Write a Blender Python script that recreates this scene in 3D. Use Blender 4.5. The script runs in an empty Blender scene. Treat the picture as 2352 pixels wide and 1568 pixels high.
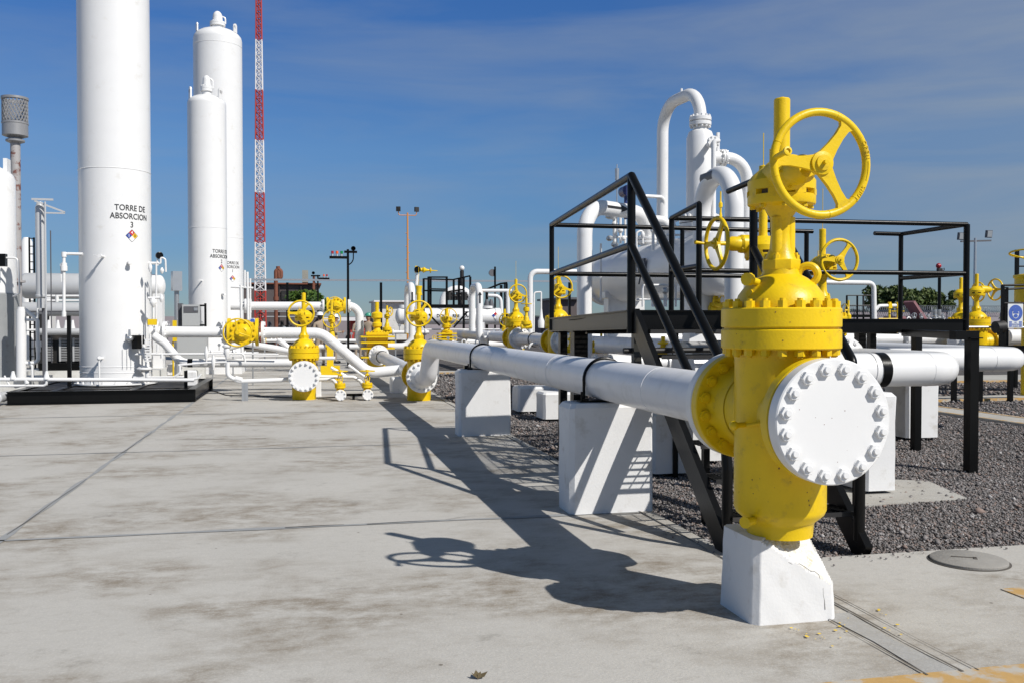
import bpy, math, random
import numpy as np
from math import radians, sin, cos, pi, atan2, sqrt, hypot
from mathutils import Vector, Matrix

random.seed(7)
rng = np.random.default_rng(7)
scene = bpy.context.scene
col = scene.collection

# ------------------------------------------------------------------ camera
FPX, W2, HPX = 2120.0, 2352.0, 1568.0          # focal length and frame in one measuring unit
EYE = 1.52
YAW = radians(12.65)                            # camera looks 12.65 deg right of the yard's long axis (+Y)
PITCH = math.atan(44.0 / FPX)
cam = bpy.data.cameras.new('camera'); camo = bpy.data.objects.new('camera', cam); col.objects.link(camo)
cam.sensor_width = 36.0; cam.lens = 36.0 * FPX / W2
cam.clip_start = 0.05; cam.clip_end = 3000
camo.location = (0, 0, EYE)
camo.rotation_euler = (pi / 2 - PITCH, 0, -YAW)
scene.camera = camo
scene.render.resolution_x = 1024; scene.render.resolution_y = 682

# ------------------------------------------------------------------ sun and sky
SUN_DIR = Vector((1.82, -2.29, 2.67)).normalized()
elev = math.asin(SUN_DIR.z)
sun = bpy.data.lights.new('sun', 'SUN'); suno = bpy.data.objects.new('sun', sun); col.objects.link(suno)
sun.energy = 5.0; sun.angle = radians(0.5); sun.color = (1.0, 0.965, 0.91)
suno.location = (10, -12, 20)
suno.rotation_euler = SUN_DIR.to_track_quat('Z', 'Y').to_euler()
world = bpy.data.worlds.new("World"); scene.world = world; world.use_nodes = True
wn, wl = world.node_tree.nodes, world.node_tree.links
bg = wn['Background']; bg.inputs['Strength'].default_value = 0.085
sky = wn.new('ShaderNodeTexSky'); sky.sky_type = 'NISHITA'; sky.sun_disc = False
sky.sun_elevation = elev; sky.sun_rotation = atan2(SUN_DIR.x, SUN_DIR.y)
sky.air_density = 1.0; sky.dust_density = 0.0; sky.ozone_density = 4.0
def wnode(t, **k):
    n = wn.new(t)
    for a, v in k.items(): setattr(n, a, v)
    return n
tc = wnode('ShaderNodeTexCoord')
# thin cirrus: stretched noise over the sky direction, stronger towards +X
mp = wnode('ShaderNodeMapping'); mp.inputs['Scale'].default_value = (1.3, 1.3, 9.0); mp.inputs['Rotation'].default_value = (0.10, -0.16, 0.3)
wl.new(tc.outputs['Generated'], mp.inputs['Vector'])
nz = wnode('ShaderNodeTexNoise'); nz.inputs['Scale'].default_value = 1.9; nz.inputs['Detail'].default_value = 7; nz.inputs['Roughness'].default_value = 0.55
nz.inputs['Distortion'].default_value = 0.4
wl.new(mp.outputs[0], nz.inputs['Vector'])
rmp = wnode('ShaderNodeValToRGB'); rmp.color_ramp.elements[0].position = 0.43; rmp.color_ramp.elements[1].position = 0.80
wl.new(nz.outputs['Fac'], rmp.inputs[0])
sep = wnode('ShaderNodeSeparateXYZ'); wl.new(tc.outputs['Generated'], sep.inputs[0])
mr = wnode('ShaderNodeMapRange'); mr.inputs['From Min'].default_value = -0.2; mr.inputs['From Max'].default_value = 0.75
mr.inputs['To Min'].default_value = 0.30; mr.inputs['To Max'].default_value = 0.62
wl.new(sep.outputs['X'], mr.inputs['Value'])
mul = wnode('ShaderNodeMath', operation='MULTIPLY'); wl.new(rmp.outputs[0], mul.inputs[0]); wl.new(mr.outputs[0], mul.inputs[1])
veil = wnode('ShaderNodeMapRange'); veil.inputs['From Min'].default_value = 0.30; veil.inputs['From Max'].default_value = 0.8
veil.inputs['To Min'].default_value = 0.0; veil.inputs['To Max'].default_value = 0.42
wl.new(sep.outputs['X'], veil.inputs['Value'])
add = wnode('ShaderNodeMath', operation='ADD', use_clamp=True); wl.new(mul.outputs[0], add.inputs[0]); wl.new(veil.outputs[0], add.inputs[1])
mixc = wnode('ShaderNodeMix', data_type='RGBA'); wl.new(add.outputs[0], mixc.inputs['Factor'])
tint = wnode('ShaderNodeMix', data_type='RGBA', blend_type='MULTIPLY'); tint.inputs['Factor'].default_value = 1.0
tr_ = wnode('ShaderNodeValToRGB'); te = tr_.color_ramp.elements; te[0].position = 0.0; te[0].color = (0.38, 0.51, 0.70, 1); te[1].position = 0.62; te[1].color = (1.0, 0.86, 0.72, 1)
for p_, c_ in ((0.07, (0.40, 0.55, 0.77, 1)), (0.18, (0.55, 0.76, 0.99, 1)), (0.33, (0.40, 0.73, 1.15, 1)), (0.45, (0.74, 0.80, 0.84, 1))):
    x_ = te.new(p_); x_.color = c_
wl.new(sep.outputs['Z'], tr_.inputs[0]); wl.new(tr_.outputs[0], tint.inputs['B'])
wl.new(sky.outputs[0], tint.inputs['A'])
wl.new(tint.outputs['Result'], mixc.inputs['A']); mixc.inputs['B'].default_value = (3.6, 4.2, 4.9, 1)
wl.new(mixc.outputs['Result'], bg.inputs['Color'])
scene.view_settings.view_transform = 'Standard'; scene.view_settings.look = 'None'
scene.view_settings.exposure = -0.04; scene.view_settings.gamma = 1.0
try: scene.cycles.use_denoising = True
except Exception: pass
scene.cycles.max_bounces = 8; scene.cycles.diffuse_bounces = 3

# ------------------------------------------------------------------ measuring helpers (turn a measured direction into a yard point)
ca, sa = cos(YAW), sin(YAW); cp, sp = cos(PITCH), sin(PITCH)
def ray(px, py):
    x = (px - 1176) / FPX; v = (784 - py) / FPX
    f = cp + v * sp; u = -sp + v * cp            # forward, up for a level frame
    x /= f; u /= f
    return (x * ca + sa, ca - x * sa, u)        # per metre of level forward depth
def DP(px, py, d):
    r = ray(px, py); return Vector((r[0] * d, r[1] * d, EYE + r[2] * d))
def G(px, py, z=0.0):
    r = ray(px, py); return DP(px, py, (z - EYE) / r[2])
def YP(px, py, Y):
    r = ray(px, py); return DP(px, py, Y / r[1])
def XP(px, py, X):
    r = ray(px, py); return DP(px, py, X / r[0])

# ------------------------------------------------------------------ materials
def mat(name, color, rough=0.5, metal=0.0, noise=0.0, nscale=6.0, bump=0.0, bscale=40.0, spec=0.5, dirt=None, dscale=1.5, dlo=0.55, dhi=0.75, coat=0.0):
    m = bpy.data.materials.new(name); m.use_nodes = True
    n, l = m.node_tree.nodes, m.node_tree.links
    b = n['Principled BSDF']
    b.inputs['Roughness'].default_value = rough; b.inputs['Metallic'].default_value = metal
    b.inputs['Specular IOR Level'].default_value = spec
    if coat: b.inputs['Coat Weight'].default_value = coat; b.inputs['Coat Roughness'].default_value = 0.15
    c4 = (*color, 1)
    if noise or dirt or bump:
        g = n.new('ShaderNodeNewGeometry')
    last = None
    if noise:
        t = n.new('ShaderNodeTexNoise'); t.inputs['Scale'].default_value = nscale; t.inputs['Detail'].default_value = 6
        l.new(g.outputs['Position'], t.inputs['Vector'])
        mx = n.new('ShaderNodeMix'); mx.data_type = 'RGBA'
        mx.inputs['A'].default_value = tuple(c * (1 - noise) for c in color) + (1,)
        mx.inputs['B'].default_value = tuple(min(1, c * (1 + noise * 0.6)) for c in color) + (1,)
        l.new(t.outputs['Fac'], mx.inputs['Factor']); last = mx.outputs['Result']
    if dirt:
        t2 = n.new('ShaderNodeTexNoise'); t2.inputs['Scale'].default_value = dscale; t2.inputs['Detail'].default_value = 9; t2.inputs['Roughness'].default_value = 0.65
        l.new(g.outputs['Position'], t2.inputs['Vector'])
        r2 = n.new('ShaderNodeMapRange'); r2.inputs['From Min'].default_value = dlo; r2.inputs['From Max'].default_value = dhi
        l.new(t2.outputs['Fac'], r2.inputs['Value'])
        m2 = n.new('ShaderNodeMix'); m2.data_type = 'RGBA'
        if last: l.new(last, m2.inputs['A'])
        else: m2.inputs['A'].default_value = c4
        m2.inputs['B'].default_value = (*dirt, 1); l.new(r2.outputs[0], m2.inputs['Factor']); last = m2.outputs['Result']
    if last: l.new(last, b.inputs['Base Color'])
    else: b.inputs['Base Color'].default_value = c4
    if bump:
        t3 = n.new('ShaderNodeTexNoise'); t3.inputs['Scale'].default_value = bscale; t3.inputs['Detail'].default_value = 4
        l.new(g.outputs['Position'], t3.inputs['Vector'])
        bp = n.new('ShaderNodeBump'); bp.inputs['Strength'].default_value = 1.0; bp.inputs['Distance'].default_value = bump
        l.new(t3.outputs['Fac'], bp.inputs['Height']); l.new(bp.outputs[0], b.inputs['Normal'])
    return m

M = {}
M['white'] = mat('white_paint', (0.77, 0.765, 0.755), 0.30, noise=0.05, nscale=3, dirt=(0.62, 0.59, 0.53), dscale=2.8, dlo=0.60, dhi=0.85, bump=0.0006, bscale=18)
M['white_far'] = mat('white_paint_plain', (0.77, 0.765, 0.755), 0.4)
M['aged_white'] = mat('aged_white_paint', (0.66, 0.655, 0.62), 0.45, noise=0.08, nscale=2, dirt=(0.42, 0.40, 0.36), dscale=3, dlo=0.5, dhi=0.75)
M['pipe_white'] = mat('pipe_paint', (0.76, 0.755, 0.76), 0.38, noise=0.08, nscale=4, dirt=(0.58, 0.575, 0.56), dscale=5, dlo=0.52, dhi=0.8, bump=0.0010, bscale=9, coat=0.08)
M['block'] = mat('whitewashed_concrete', (0.73, 0.725, 0.715), 0.75, noise=0.06, nscale=8, dirt=(0.50, 0.47, 0.42), dscale=5, dlo=0.56, dhi=0.78, bump=0.0012, bscale=60)
M['chip'] = mat('broken_concrete', (0.72, 0.71, 0.68), 0.85, noise=0.12, nscale=12, dirt=(0.60, 0.50, 0.28), dscale=7, dlo=0.54, dhi=0.72, bump=0.014, bscale=48)
M['yellow'] = mat('yellow_paint', (0.79, 0.535, 0.007), 0.38, spec=0.35, noise=0.14, nscale=11, dirt=(0.46, 0.31, 0.03), dscale=14, dlo=0.56, dhi=0.80, bump=0.0010, bscale=70)
M['yellow_far'] = mat('yellow_paint_plain', (0.79, 0.535, 0.008), 0.4, spec=0.35)
M['orange'] = mat('orange_paint', (0.80, 0.38, 0.02), 0.45)
M['black'] = mat('black_paint', (0.005, 0.005, 0.005), 0.30, spec=0.18, noise=0.3, nscale=8, bump=0.0006, bscale=60)
M['black_dull'] = mat('dull_black_steel', (0.014, 0.013, 0.013), 0.6, noise=0.3, nscale=5, dirt=(0.07, 0.06, 0.05), dscale=3)
M['dusty'] = mat('dusty_black_beam', (0.030, 0.028, 0.022), 0.4, noise=0.3, nscale=7)
M['grey'] = mat('grey_enamel', (0.42, 0.43, 0.43), 0.4)
M['darkgrey'] = mat('dark_grey', (0.10, 0.10, 0.11), 0.5)
M['galv'] = mat('galvanised_steel', (0.50, 0.51, 0.52), 0.35, metal=0.7, noise=0.1, nscale=8)
M['silver'] = mat('silver_paint', (0.50, 0.505, 0.51), 0.36, metal=0.12, noise=0.06, nscale=3)
M['oldsteel'] = mat('streaked_zinc', (0.36, 0.37, 0.37), 0.5, metal=0.3, noise=0.18, nscale=3, dirt=(0.25, 0.24, 0.23), dscale=6)
M['greymetal'] = mat('dull_grey_metal', (0.30, 0.30, 0.305), 0.4, metal=0.25, noise=0.15, nscale=6)
M['lid'] = mat('worn_concrete_lid', (0.30, 0.285, 0.26), 0.85, noise=0.25, nscale=9, bump=0.003, bscale=60)
M['rusty'] = mat('rusted_paint', (0.36, 0.345, 0.34), 0.6, noise=0.1, dirt=(0.15, 0.055, 0.04), dscale=2.6, dlo=0.54, dhi=0.60)
M['rust'] = mat('rust', (0.20, 0.07, 0.04), 0.8, noise=0.4, nscale=6)
M['red'] = mat('red_paint', (0.42, 0.045, 0.035), 0.55)
M['mastwhite'] = mat('mast_white', (0.72, 0.70, 0.70), 0.5)
M['ink'] = mat('black_lettering', (0.012, 0.012, 0.014), 0.6)
M['n_blue'] = mat('diamond_blue', (0.03, 0.07, 0.32), 0.5)
M['n_red'] = mat('diamond_red', (0.55, 0.03, 0.04), 0.5)
M['n_yel'] = mat('diamond_yellow', (0.78, 0.48, 0.02), 0.5)
M['n_wht'] = mat('diamond_white', (0.80, 0.80, 0.80), 0.5)
M['sign_white'] = mat('sign_white', (0.68, 0.70, 0.70), 0.5)
M['sign_blue'] = mat('sign_blue', (0.06, 0.12, 0.42), 0.5)
M['mast_orange'] = mat('mast_orange', (0.62, 0.26, 0.07), 0.5)
M['lens_red'] = mat('red_lens', (0.35, 0.02, 0.03), 0.2)
M['lens_orange'] = mat('orange_lens', (0.85, 0.12, 0.02), 0.2)
M['lens_green'] = mat('green_lens', (0.01, 0.25, 0.07), 0.2)
M['glass'] = mat('lamp_glass', (0.30, 0.33, 0.36), 0.08, spec=0.8)
M['skin'] = mat('skin', (0.36, 0.20, 0.13), 0.6)
M['khaki'] = mat('khaki_cloth', (0.34, 0.27, 0.20), 0.85, noise=0.15, nscale=9)
M['boot'] = mat('boot_leather', (0.03, 0.025, 0.02), 0.6)
M['helmet_white'] = mat('helmet_white', (0.80, 0.80, 0.80), 0.3)
M['helmet_green'] = mat('helmet_green', (0.05, 0.30, 0.20), 0.3)
M['hair'] = mat('black_hair', (0.015, 0.012, 0.01), 0.7)
M['bark'] = mat('bark', (0.12, 0.085, 0.06), 0.9, noise=0.3, bump=0.01, bscale=20)
def leafmat(name, c1, c2):
    m = mat(name, c1, 0.55, spec=0.3)
    n, l = m.node_tree.nodes, m.node_tree.links
    g = n.new('ShaderNodeNewGeometry'); mx = n.new('ShaderNodeMix'); mx.data_type = 'RGBA'
    mx.inputs['A'].default_value = (*c1, 1); mx.inputs['B'].default_value = (*c2, 1)
    l.new(g.outputs['Random Per Island'], mx.inputs['Factor']); l.new(mx.outputs['Result'], n['Principled BSDF'].inputs['Base Color'])
    return m
M['leaf'] = leafmat('green_leaves', (0.035, 0.085, 0.015), (0.11, 0.17, 0.03))
M['leaf2'] = leafmat('olive_leaves', (0.040, 0.072, 0.018), (0.12, 0.15, 0.045))

# concrete slab: pale grey with brown smears drawn out along X, fine grain and hairline marks
def concrete(name, base, brown, amt=1.0):
    m = bpy.data.materials.new(name); m.use_nodes = True
    n, l = m.node_tree.nodes, m.node_tree.links; b = n['Principled BSDF']
    b.inputs['Roughness'].default_value = 0.82; b.inputs['Specular IOR Level'].default_value = 0.3
    g = n.new('ShaderNodeNewGeometry')
    def noise(scale, vec=(1, 1, 1), detail=8, rough=0.6, loc=(0, 0, 0), dist=0.0):
        mp = n.new('ShaderNodeMapping'); mp.inputs['Scale'].default_value = vec; mp.inputs['Location'].default_value = loc
        l.new(g.outputs['Position'], mp.inputs['Vector'])
        t = n.new('ShaderNodeTexNoise'); t.inputs['Scale'].default_value = scale; t.inputs['Detail'].default_value = detail
        t.inputs['Roughness'].default_value = rough; t.inputs['Distortion'].default_value = dist
        l.new(mp.outputs[0], t.inputs['Vector']); return t.outputs['Fac']
    def rng_(s, lo, hi, a=0.0, z=1.0):
        r = n.new('ShaderNodeMapRange'); r.inputs['From Min'].default_value = lo; r.inputs['From Max'].default_value = hi
        r.inputs['To Min'].default_value = a; r.inputs['To Max'].default_value = z
        l.new(s, r.inputs['Value']); return r.outputs[0]
    def mul_(a_, b_):
        q = n.new('ShaderNodeMath'); q.operation = 'MULTIPLY'; l.new(a_, q.inputs[0])
        if isinstance(b_, float): q.inputs[1].default_value = b_
        else: l.new(b_, q.inputs[1])
        return q.outputs[0]
    def mix_(f, A, B):
        q = n.new('ShaderNodeMix'); q.data_type = 'RGBA'; l.new(f, q.inputs['Factor'])
        for nm, v in (('A', A), ('B', B)):
            if isinstance(v, tuple): q.inputs[nm].default_value = (*v, 1)
            else: l.new(v, q.inputs[nm])
        return q.outputs['Result']
    c = mix_(noise(0.9, (1, 1, 1), 6, 0.6), tuple(x * 0.90 for x in base), tuple(x * 1.10 for x in base))
    c = mix_(mul_(rng_(noise(22, (0.8, 1, 1), 6, 0.65), 0.42, 0.70), 0.25), c, tuple(x * 0.72 for x in base))
    patch = rng_(noise(0.75, (0.9, 1, 1), 4, 0.55, (5.3, 2.4, 0)), 0.43, 0.60)
    smear = rng_(noise(4.0, (0.75, 1.2, 1), 12, 0.74, (0, 0, 0)), 0.40, 0.64)
    c = mix_(mul_(mul_(patch, smear), 0.95 * amt), c, brown)
    fine = rng_(noise(9.0, (0.8, 1.3, 1), 12, 0.78, (9, 4, 0)), 0.54, 0.74)
    c = mix_(mul_(fine, 0.38 * amt), c, tuple(x * 0.95 for x in brown))
    dark = rng_(noise(1.9, (0.9, 1.1, 1), 12, 0.75, (1, 8, 0)), 0.58, 0.70)
    c = mix_(mul_(dark, 0.55 * amt), c, (0.17, 0.155, 0.13))
    c = mix_(mul_(rng_(noise(300, (1, 1, 1), 2, 0.5), 0.35, 0.75), 0.28), c, tuple(x * 0.5 for x in base))
    c = mix_(mul_(rng_(noise(75, (1, 1, 1), 3, 0.6), 0.52, 0.72), 0.22), c, tuple(min(.8, x * 1.5) for x in base))
    spk = n.new('ShaderNodeTexVoronoi'); spk.inputs['Scale'].default_value = 2.3; l.new(g.outputs['Position'], spk.inputs['Vector'])
    c = mix_(rng_(spk.outputs['Distance'], 0.018, 0.03, 0.75, 0.0), c, (0.10, 0.08, 0.06))
    l.new(c, b.inputs['Base Color'])
    bp = n.new('ShaderNodeBump'); bp.inputs['Distance'].default_value = 0.0035; bp.inputs['Strength'].default_value = 0.8
    l.new(noise(70, (0.8, 1.1, 1), 6, 0.6), bp.inputs['Height']); l.new(bp.outputs[0], b.inputs['Normal'])
    return m
M['concrete'] = concrete('concrete_slab', (0.485, 0.465, 0.428), (0.200, 0.160, 0.112))
M['concrete_kerb'] = concrete('concrete_kerb', (0.44, 0.425, 0.39), (0.25, 0.21, 0.16), 0.6)
M['concrete_fill'] = concrete('concrete_fill', (0.40, 0.395, 0.38), (0.28, 0.25, 0.21), 0.5)
M['joint'] = mat('joint_sealant', (0.30, 0.305, 0.305), 0.8, noise=0.25, nscale=12)
M['crack'] = mat('dark_joint', (0.10, 0.09, 0.078), 0.9)
M['line_orange'] = mat('worn_orange_line', (0.50, 0.31, 0.11), 0.85, noise=0.2, nscale=20, dirt=(0.44, 0.41, 0.36), dscale=8, dlo=0.47, dhi=0.60)
M['earth'] = mat('far_earth', (0.20, 0.175, 0.14), 0.95, noise=0.3, nscale=0.3)
M['gravel_bed'] = mat('gravel_bed', (0.10, 0.09, 0.085), 0.95, noise=0.6, nscale=26, dirt=(0.14, 0.10, 0.08), dscale=1.2, bump=0.03, bscale=45)
def stonemat():
    m = mat('gravel_stone', (0.15, 0.14, 0.14), 0.9)
    n, l = m.node_tree.nodes, m.node_tree.links
    g = n.new('ShaderNodeNewGeometry'); r = n.new('ShaderNodeValToRGB'); e = r.color_ramp.elements
    e[0].color = (0.085, 0.078, 0.076, 1); e[1].color = (0.44, 0.42, 0.41, 1); e[1].position = 1.0
    for p_, c_ in ((0.35, (0.155, 0.145, 0.142, 1)), (0.70, (0.235, 0.215, 0.21, 1)), (0.86, (0.24, 0.17, 0.14, 1)), (0.95, (0.30, 0.285, 0.28, 1))):
        x = e.new(p_); x.color = c_
    l.new(g.outputs['Random Per Island'], r.inputs[0]); l.new(r.outputs[0], n['Principled BSDF'].inputs['Base Color'])
    return m
M['stone'] = stonemat()

# ------------------------------------------------------------------ mesh builder
OFF = {}
def basis(ax):
    ax = Vector(ax).normalized()
    up = Vector((0, 0, 1)) if abs(ax.z) < 0.9 else Vector((0, 1, 0))
    u = up.cross(ax).normalized(); v = ax.cross(u).normalized()
    return u, v, ax
class MB:
    def __init__(s): s.v = []; s.f = []
    def ring(s, c, u, v, r, seg, ph=0.0):
        i0 = len(s.v)
        for k in range(seg):
            a = 2 * pi * k / seg + ph
            s.v.append(tuple(c + u * (r * cos(a)) + v * (r * sin(a))))
        return i0
    def bridge(s, a, b, seg, close=True):
        for k in range(seg if close else seg - 1):
            k2 = (k + 1) % seg
            s.f.append((a + k, a + k2, b + k2, b + k))
    def cap(s, a, seg, flip=False):
        f = tuple(range(a, a + seg)); s.f.append(f[::-1] if flip else f)
    def cyl(s, p0, p1, r0, r1=None, seg=20, caps=True, ph=0.0):
        p0, p1 = Vector(p0), Vector(p1); r1 = r0 if r1 is None else r1
        u, v, a = basis(p1 - p0)
        i, j = s.ring(p0, u, v, r0, seg, ph), s.ring(p1, u, v, r1, seg, ph)
        s.bridge(i, j, seg)
        if caps: s.cap(i, seg, True); s.cap(j, seg)
        return s
    def lathe(s, prof, o=(0, 0, 0), ax=(0, 0, 1), seg=32, caps=True):
        o = Vector(o); u, v, a = basis(ax); prev = None; first = None
        for r, h in prof:
            i = s.ring(o + a * h, u, v, max(r, 1e-4), seg)
            if prev is not None: s.bridge(prev, i, seg)
            else: first = i
            prev = i
        if caps: s.cap(first, seg, True); s.cap(prev, seg)
        return s
    def tube(s, pts, r, seg=14, closed=False, caps=True):
        pts = [Vector(p) for p in pts]; n = len(pts)
        def tan(i):
            if closed: return (pts[(i + 1) % n] - pts[i - 1]).normalized()
            if i == 0: return (pts[1] - pts[0]).normalized()
            if i == n - 1: return (pts[-1] - pts[-2]).normalized()
            return ((pts[i + 1] - pts[i]).normalized() + (pts[i] - pts[i - 1]).normalized()).normalized()
        t0 = tan(0); u, v, _ = basis(t0); rings = []
        for i in range(n):
            t = tan(i)
            u = (u - t * u.dot(t)).normalized(); v = t.cross(u)
            rings.append(s.ring(pts[i], u, v, r, seg))
        for i in range(n - 1): s.bridge(rings[i], rings[i + 1], seg)
        if closed:
            # match the seam by nearest vertex
            a, b = rings[-1], rings[0]
            best = min(range(seg), key=lambda k: (Vector(s.v[a]) - Vector(s.v[b + k])).length)
            for k in range(seg):
                s.f.append((a + k, a + (k + 1) % seg, b + (k + 1 + best) % seg, b + (k + best) % seg))
        elif caps: s.cap(rings[0], seg, True); s.cap(rings[-1], seg)
        return s
    def pipe(s, pts, r, R=None, seg=16, k=7, caps=True):
        return s.tube(fillet(pts, R if R else r * 3, k), r, seg, caps=caps)
    def box(s, c, size, rz=0.0, M_=None):
        c = Vector(c); hx, hy, hz = (q / 2 for q in size); i = len(s.v)
        for dz in (-hz, hz):
            for dx, dy in ((-hx, -hy), (hx, -hy), (hx, hy), (-hx, hy)):
                p = Vector((dx, dy, dz))
                if M_ is not None: p = M_ @ p
                elif rz: p = Vector((dx * cos(rz) - dy * sin(rz), dx * sin(rz) + dy * cos(rz), dz))
                s.v.append(tuple(c + p))
        s.f += [(i + 3, i + 2, i + 1, i), (i + 4, i + 5, i + 6, i + 7), (i, i + 1, i + 5, i + 4), (i + 1, i + 2, i + 6, i + 5), (i + 2, i + 3, i + 7, i + 6), (i + 3, i, i + 4, i + 7)]
        return s
    def beam(s, p0, p1, w, h, roll=0.0):
        p0, p1 = Vector(p0), Vector(p1); u, v, a = basis(p1 - p0); L = (p1 - p0).length
        if roll: u, v = u * cos(roll) + v * sin(roll), v * cos(roll) - u * sin(roll)
        Mx = Matrix((u, v, a)).transposed()
        return s.box((p0 + p1) / 2, (w, h, L), M_=Mx)
    def channel(s, p0, p1, w, h, t=0.012):
        """I/C section along p0-p1: web plus two flanges"""
        p0, p1 = Vector(p0), Vector(p1); up = Vector((0, 0, 1))
        s.beam(p0, p1, t, h - 2 * t)
        for q in (-1, 1):
            o = up * (q * (h / 2 - t / 2)); s.beam(p0 + o, p1 + o, w, t)
        return s
    def torus(s, c, ax, R, r, n=40, seg=10, a0=0.0, a1=2 * pi):
        u, v, a = basis(ax); c = Vector(c); full = abs(a1 - a0 - 2 * pi) < 1e-6
        pts = [c + u * (R * cos(a0 + (a1 - a0) * k / (n if full else n - 1))) + v * (R * sin(a0 + (a1 - a0) * k / (n if full else n - 1))) for k in range(n)]
        return s.tube(pts, r, seg, closed=full)
    def sphere(s, c, r, seg=16, rings=8, sc=(1, 1, 1)):
        prof = []
        i0 = None; c = Vector(c); prev = None
        for k in range(rings + 1):
            a = -pi / 2 + pi * k / rings
            i = len(s.v)
            for q in range(seg):
                b = 2 * pi * q / seg; rr = max(cos(a), 0.001) * r
                s.v.append((c.x + rr * cos(b) * sc[0], c.y + rr * sin(b) * sc[1], c.z + sin(a) * r * sc[2]))
            if prev is not None: s.bridge(prev, i, seg)
            prev = i
        return s
    def nut(s, p, ax, r, h, stud=0.0, ph=0.3, sr=0.55):
        p = Vector(p); a = Vector(ax).normalized()
        s.cyl(p, p + a * h, r, seg=6, ph=ph)
        if stud: s.cyl(p + a * h, p + a * (h + stud), r * sr, seg=10)
        return s
    def nuts(s, c, ax, R, n, r, h, stud=0.0, off=0.5):
        u, v, a = basis(ax); c = Vector(c)
        for k in range(n):
            t = 2 * pi * (k + off) / n
            s.nut(c + u * (R * cos(t)) + v * (R * sin(t)), a, r, h, stud, ph=t)
        return s
    def poly(s, pts, z0, z1):
        """prism from a ground outline"""
        i = len(s.v); n = len(pts)
        for p in pts: s.v.append((p[0], p[1], z0))
        for p in pts: s.v.append((p[0], p[1], z1))
        s.f.append(tuple(range(i + n - 1, i - 1, -1))); s.f.append(tuple(range(i + n, i + 2 * n)))
        for k in range(n): s.f.append((i + k, i + (k + 1) % n, i + n + (k + 1) % n, i + n + k))
        return s
    def flange(s, c, ax, R, t, n=16, nr=0.0, nh=0.0, stud=0.0, seg=40, bore=0.0):
        """disc of thickness t starting at c along ax with a softened edge; nuts on the ax side"""
        e = min(0.006, t * 0.2); s.lathe([(R - e, 0), (R, e), (R, t - e), (R - e, t)], c, ax, seg)
        if nr: s.nuts(Vector(c) + Vector(ax).normalized() * t, ax, R * 0.845, n, nr, nh, stud)
        return s

def fillet(pts, R, k=7):
    pts = [Vector(p) for p in pts]; out = [pts[0]]
    for i in range(1, len(pts) - 1):
        a, b, c = pts[i - 1], pts[i], pts[i + 1]
        d1, d2 = (a - b), (c - b); l1, l2 = d1.length, d2.length; d1.normalize(); d2.normalize()
        ang = d1.angle(d2)
        if ang > pi - 0.02: out.append(b); continue
        t = min(R / math.tan(ang / 2), l1 * 0.49 if i > 1 else l1 * 0.98, l2 * 0.49 if i < len(pts) - 2 else l2 * 0.98)
        r = t * math.tan(ang / 2)
        cen = b + (d1 + d2).normalized() * (r / sin(ang / 2))
        s0, s1 = b + d1 * t - cen, b + d2 * t - cen
        tot = s0.angle(s1); ax = s0.cross(s1).normalized()
        for q in range(k + 1):
            out.append(cen + Matrix.Rotation(tot * q / k, 3, ax) @ s0)
    out.append(pts[-1]); return out

def ob(name, mb, m, parent=None, local=False, flat=False, ang=32, label=None):
    me = bpy.data.meshes.new(name)
    if parent is not None and not local:
        o_ = OFF.get(parent.name, (0, 0, 0))
        vs = [(a - o_[0], b - o_[1], c - o_[2]) for a, b, c in mb.v]
    else: vs = mb.v
    me.from_pydata(vs, [], mb.f); me.update()
    if not flat:
        me.polygons.foreach_set('use_smooth', [True] * len(me.polygons)); me.set_sharp_from_angle(angle=radians(ang))
    me.materials.append(m if not isinstance(m, str) else M[m])
    o = bpy.data.objects.new(name, me); col.objects.link(o)
    if parent is not None: o.parent = parent; OFF[o.name] = OFF.get(parent.name, (0, 0, 0))
    else: OFF[o.name] = (0, 0, 0)
    if label: o['label'] = label
    return o
def tag(o, label, cat, group=None):
    o['label'] = label; o['category'] = cat
    if group: o['group'] = group
    return o
def thing(name, label, cat, loc=(0, 0, 0), rz=0.0, group=None):
    o = bpy.data.objects.new(name, None); col.objects.link(o); o.location = loc; o.rotation_euler = (0, 0, rz)
    o.empty_display_size = 0.1; OFF[o.name] = tuple(loc)
    return tag(o, label, cat, group)
def struct(name, mb, m, kind='structure', **k):
    o = ob(name, mb, m, **k); o['kind'] = kind; return o
def single(name, mb, m, label, cat, group=None, **k):
    """a thing that is one mesh; its origin is moved to its base"""
    xs = np.array(mb.v); c = (float(xs[:, 0].mean()), float(xs[:, 1].mean()), float(xs[:, 2].min()))
    o = ob(name, mb, m, **k)
    o.data.transform(Matrix.Translation((-c[0], -c[1], -c[2]))); o.location = c; OFF[o.name] = c
    return tag(o, label, cat, group)
def copy_tree(o, parent=None):
    c = o.copy(); col.objects.link(c)
    if parent is not None: c.parent = parent
    for ch in [x for x in o.children]: copy_tree(ch, c)
    return c

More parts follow.
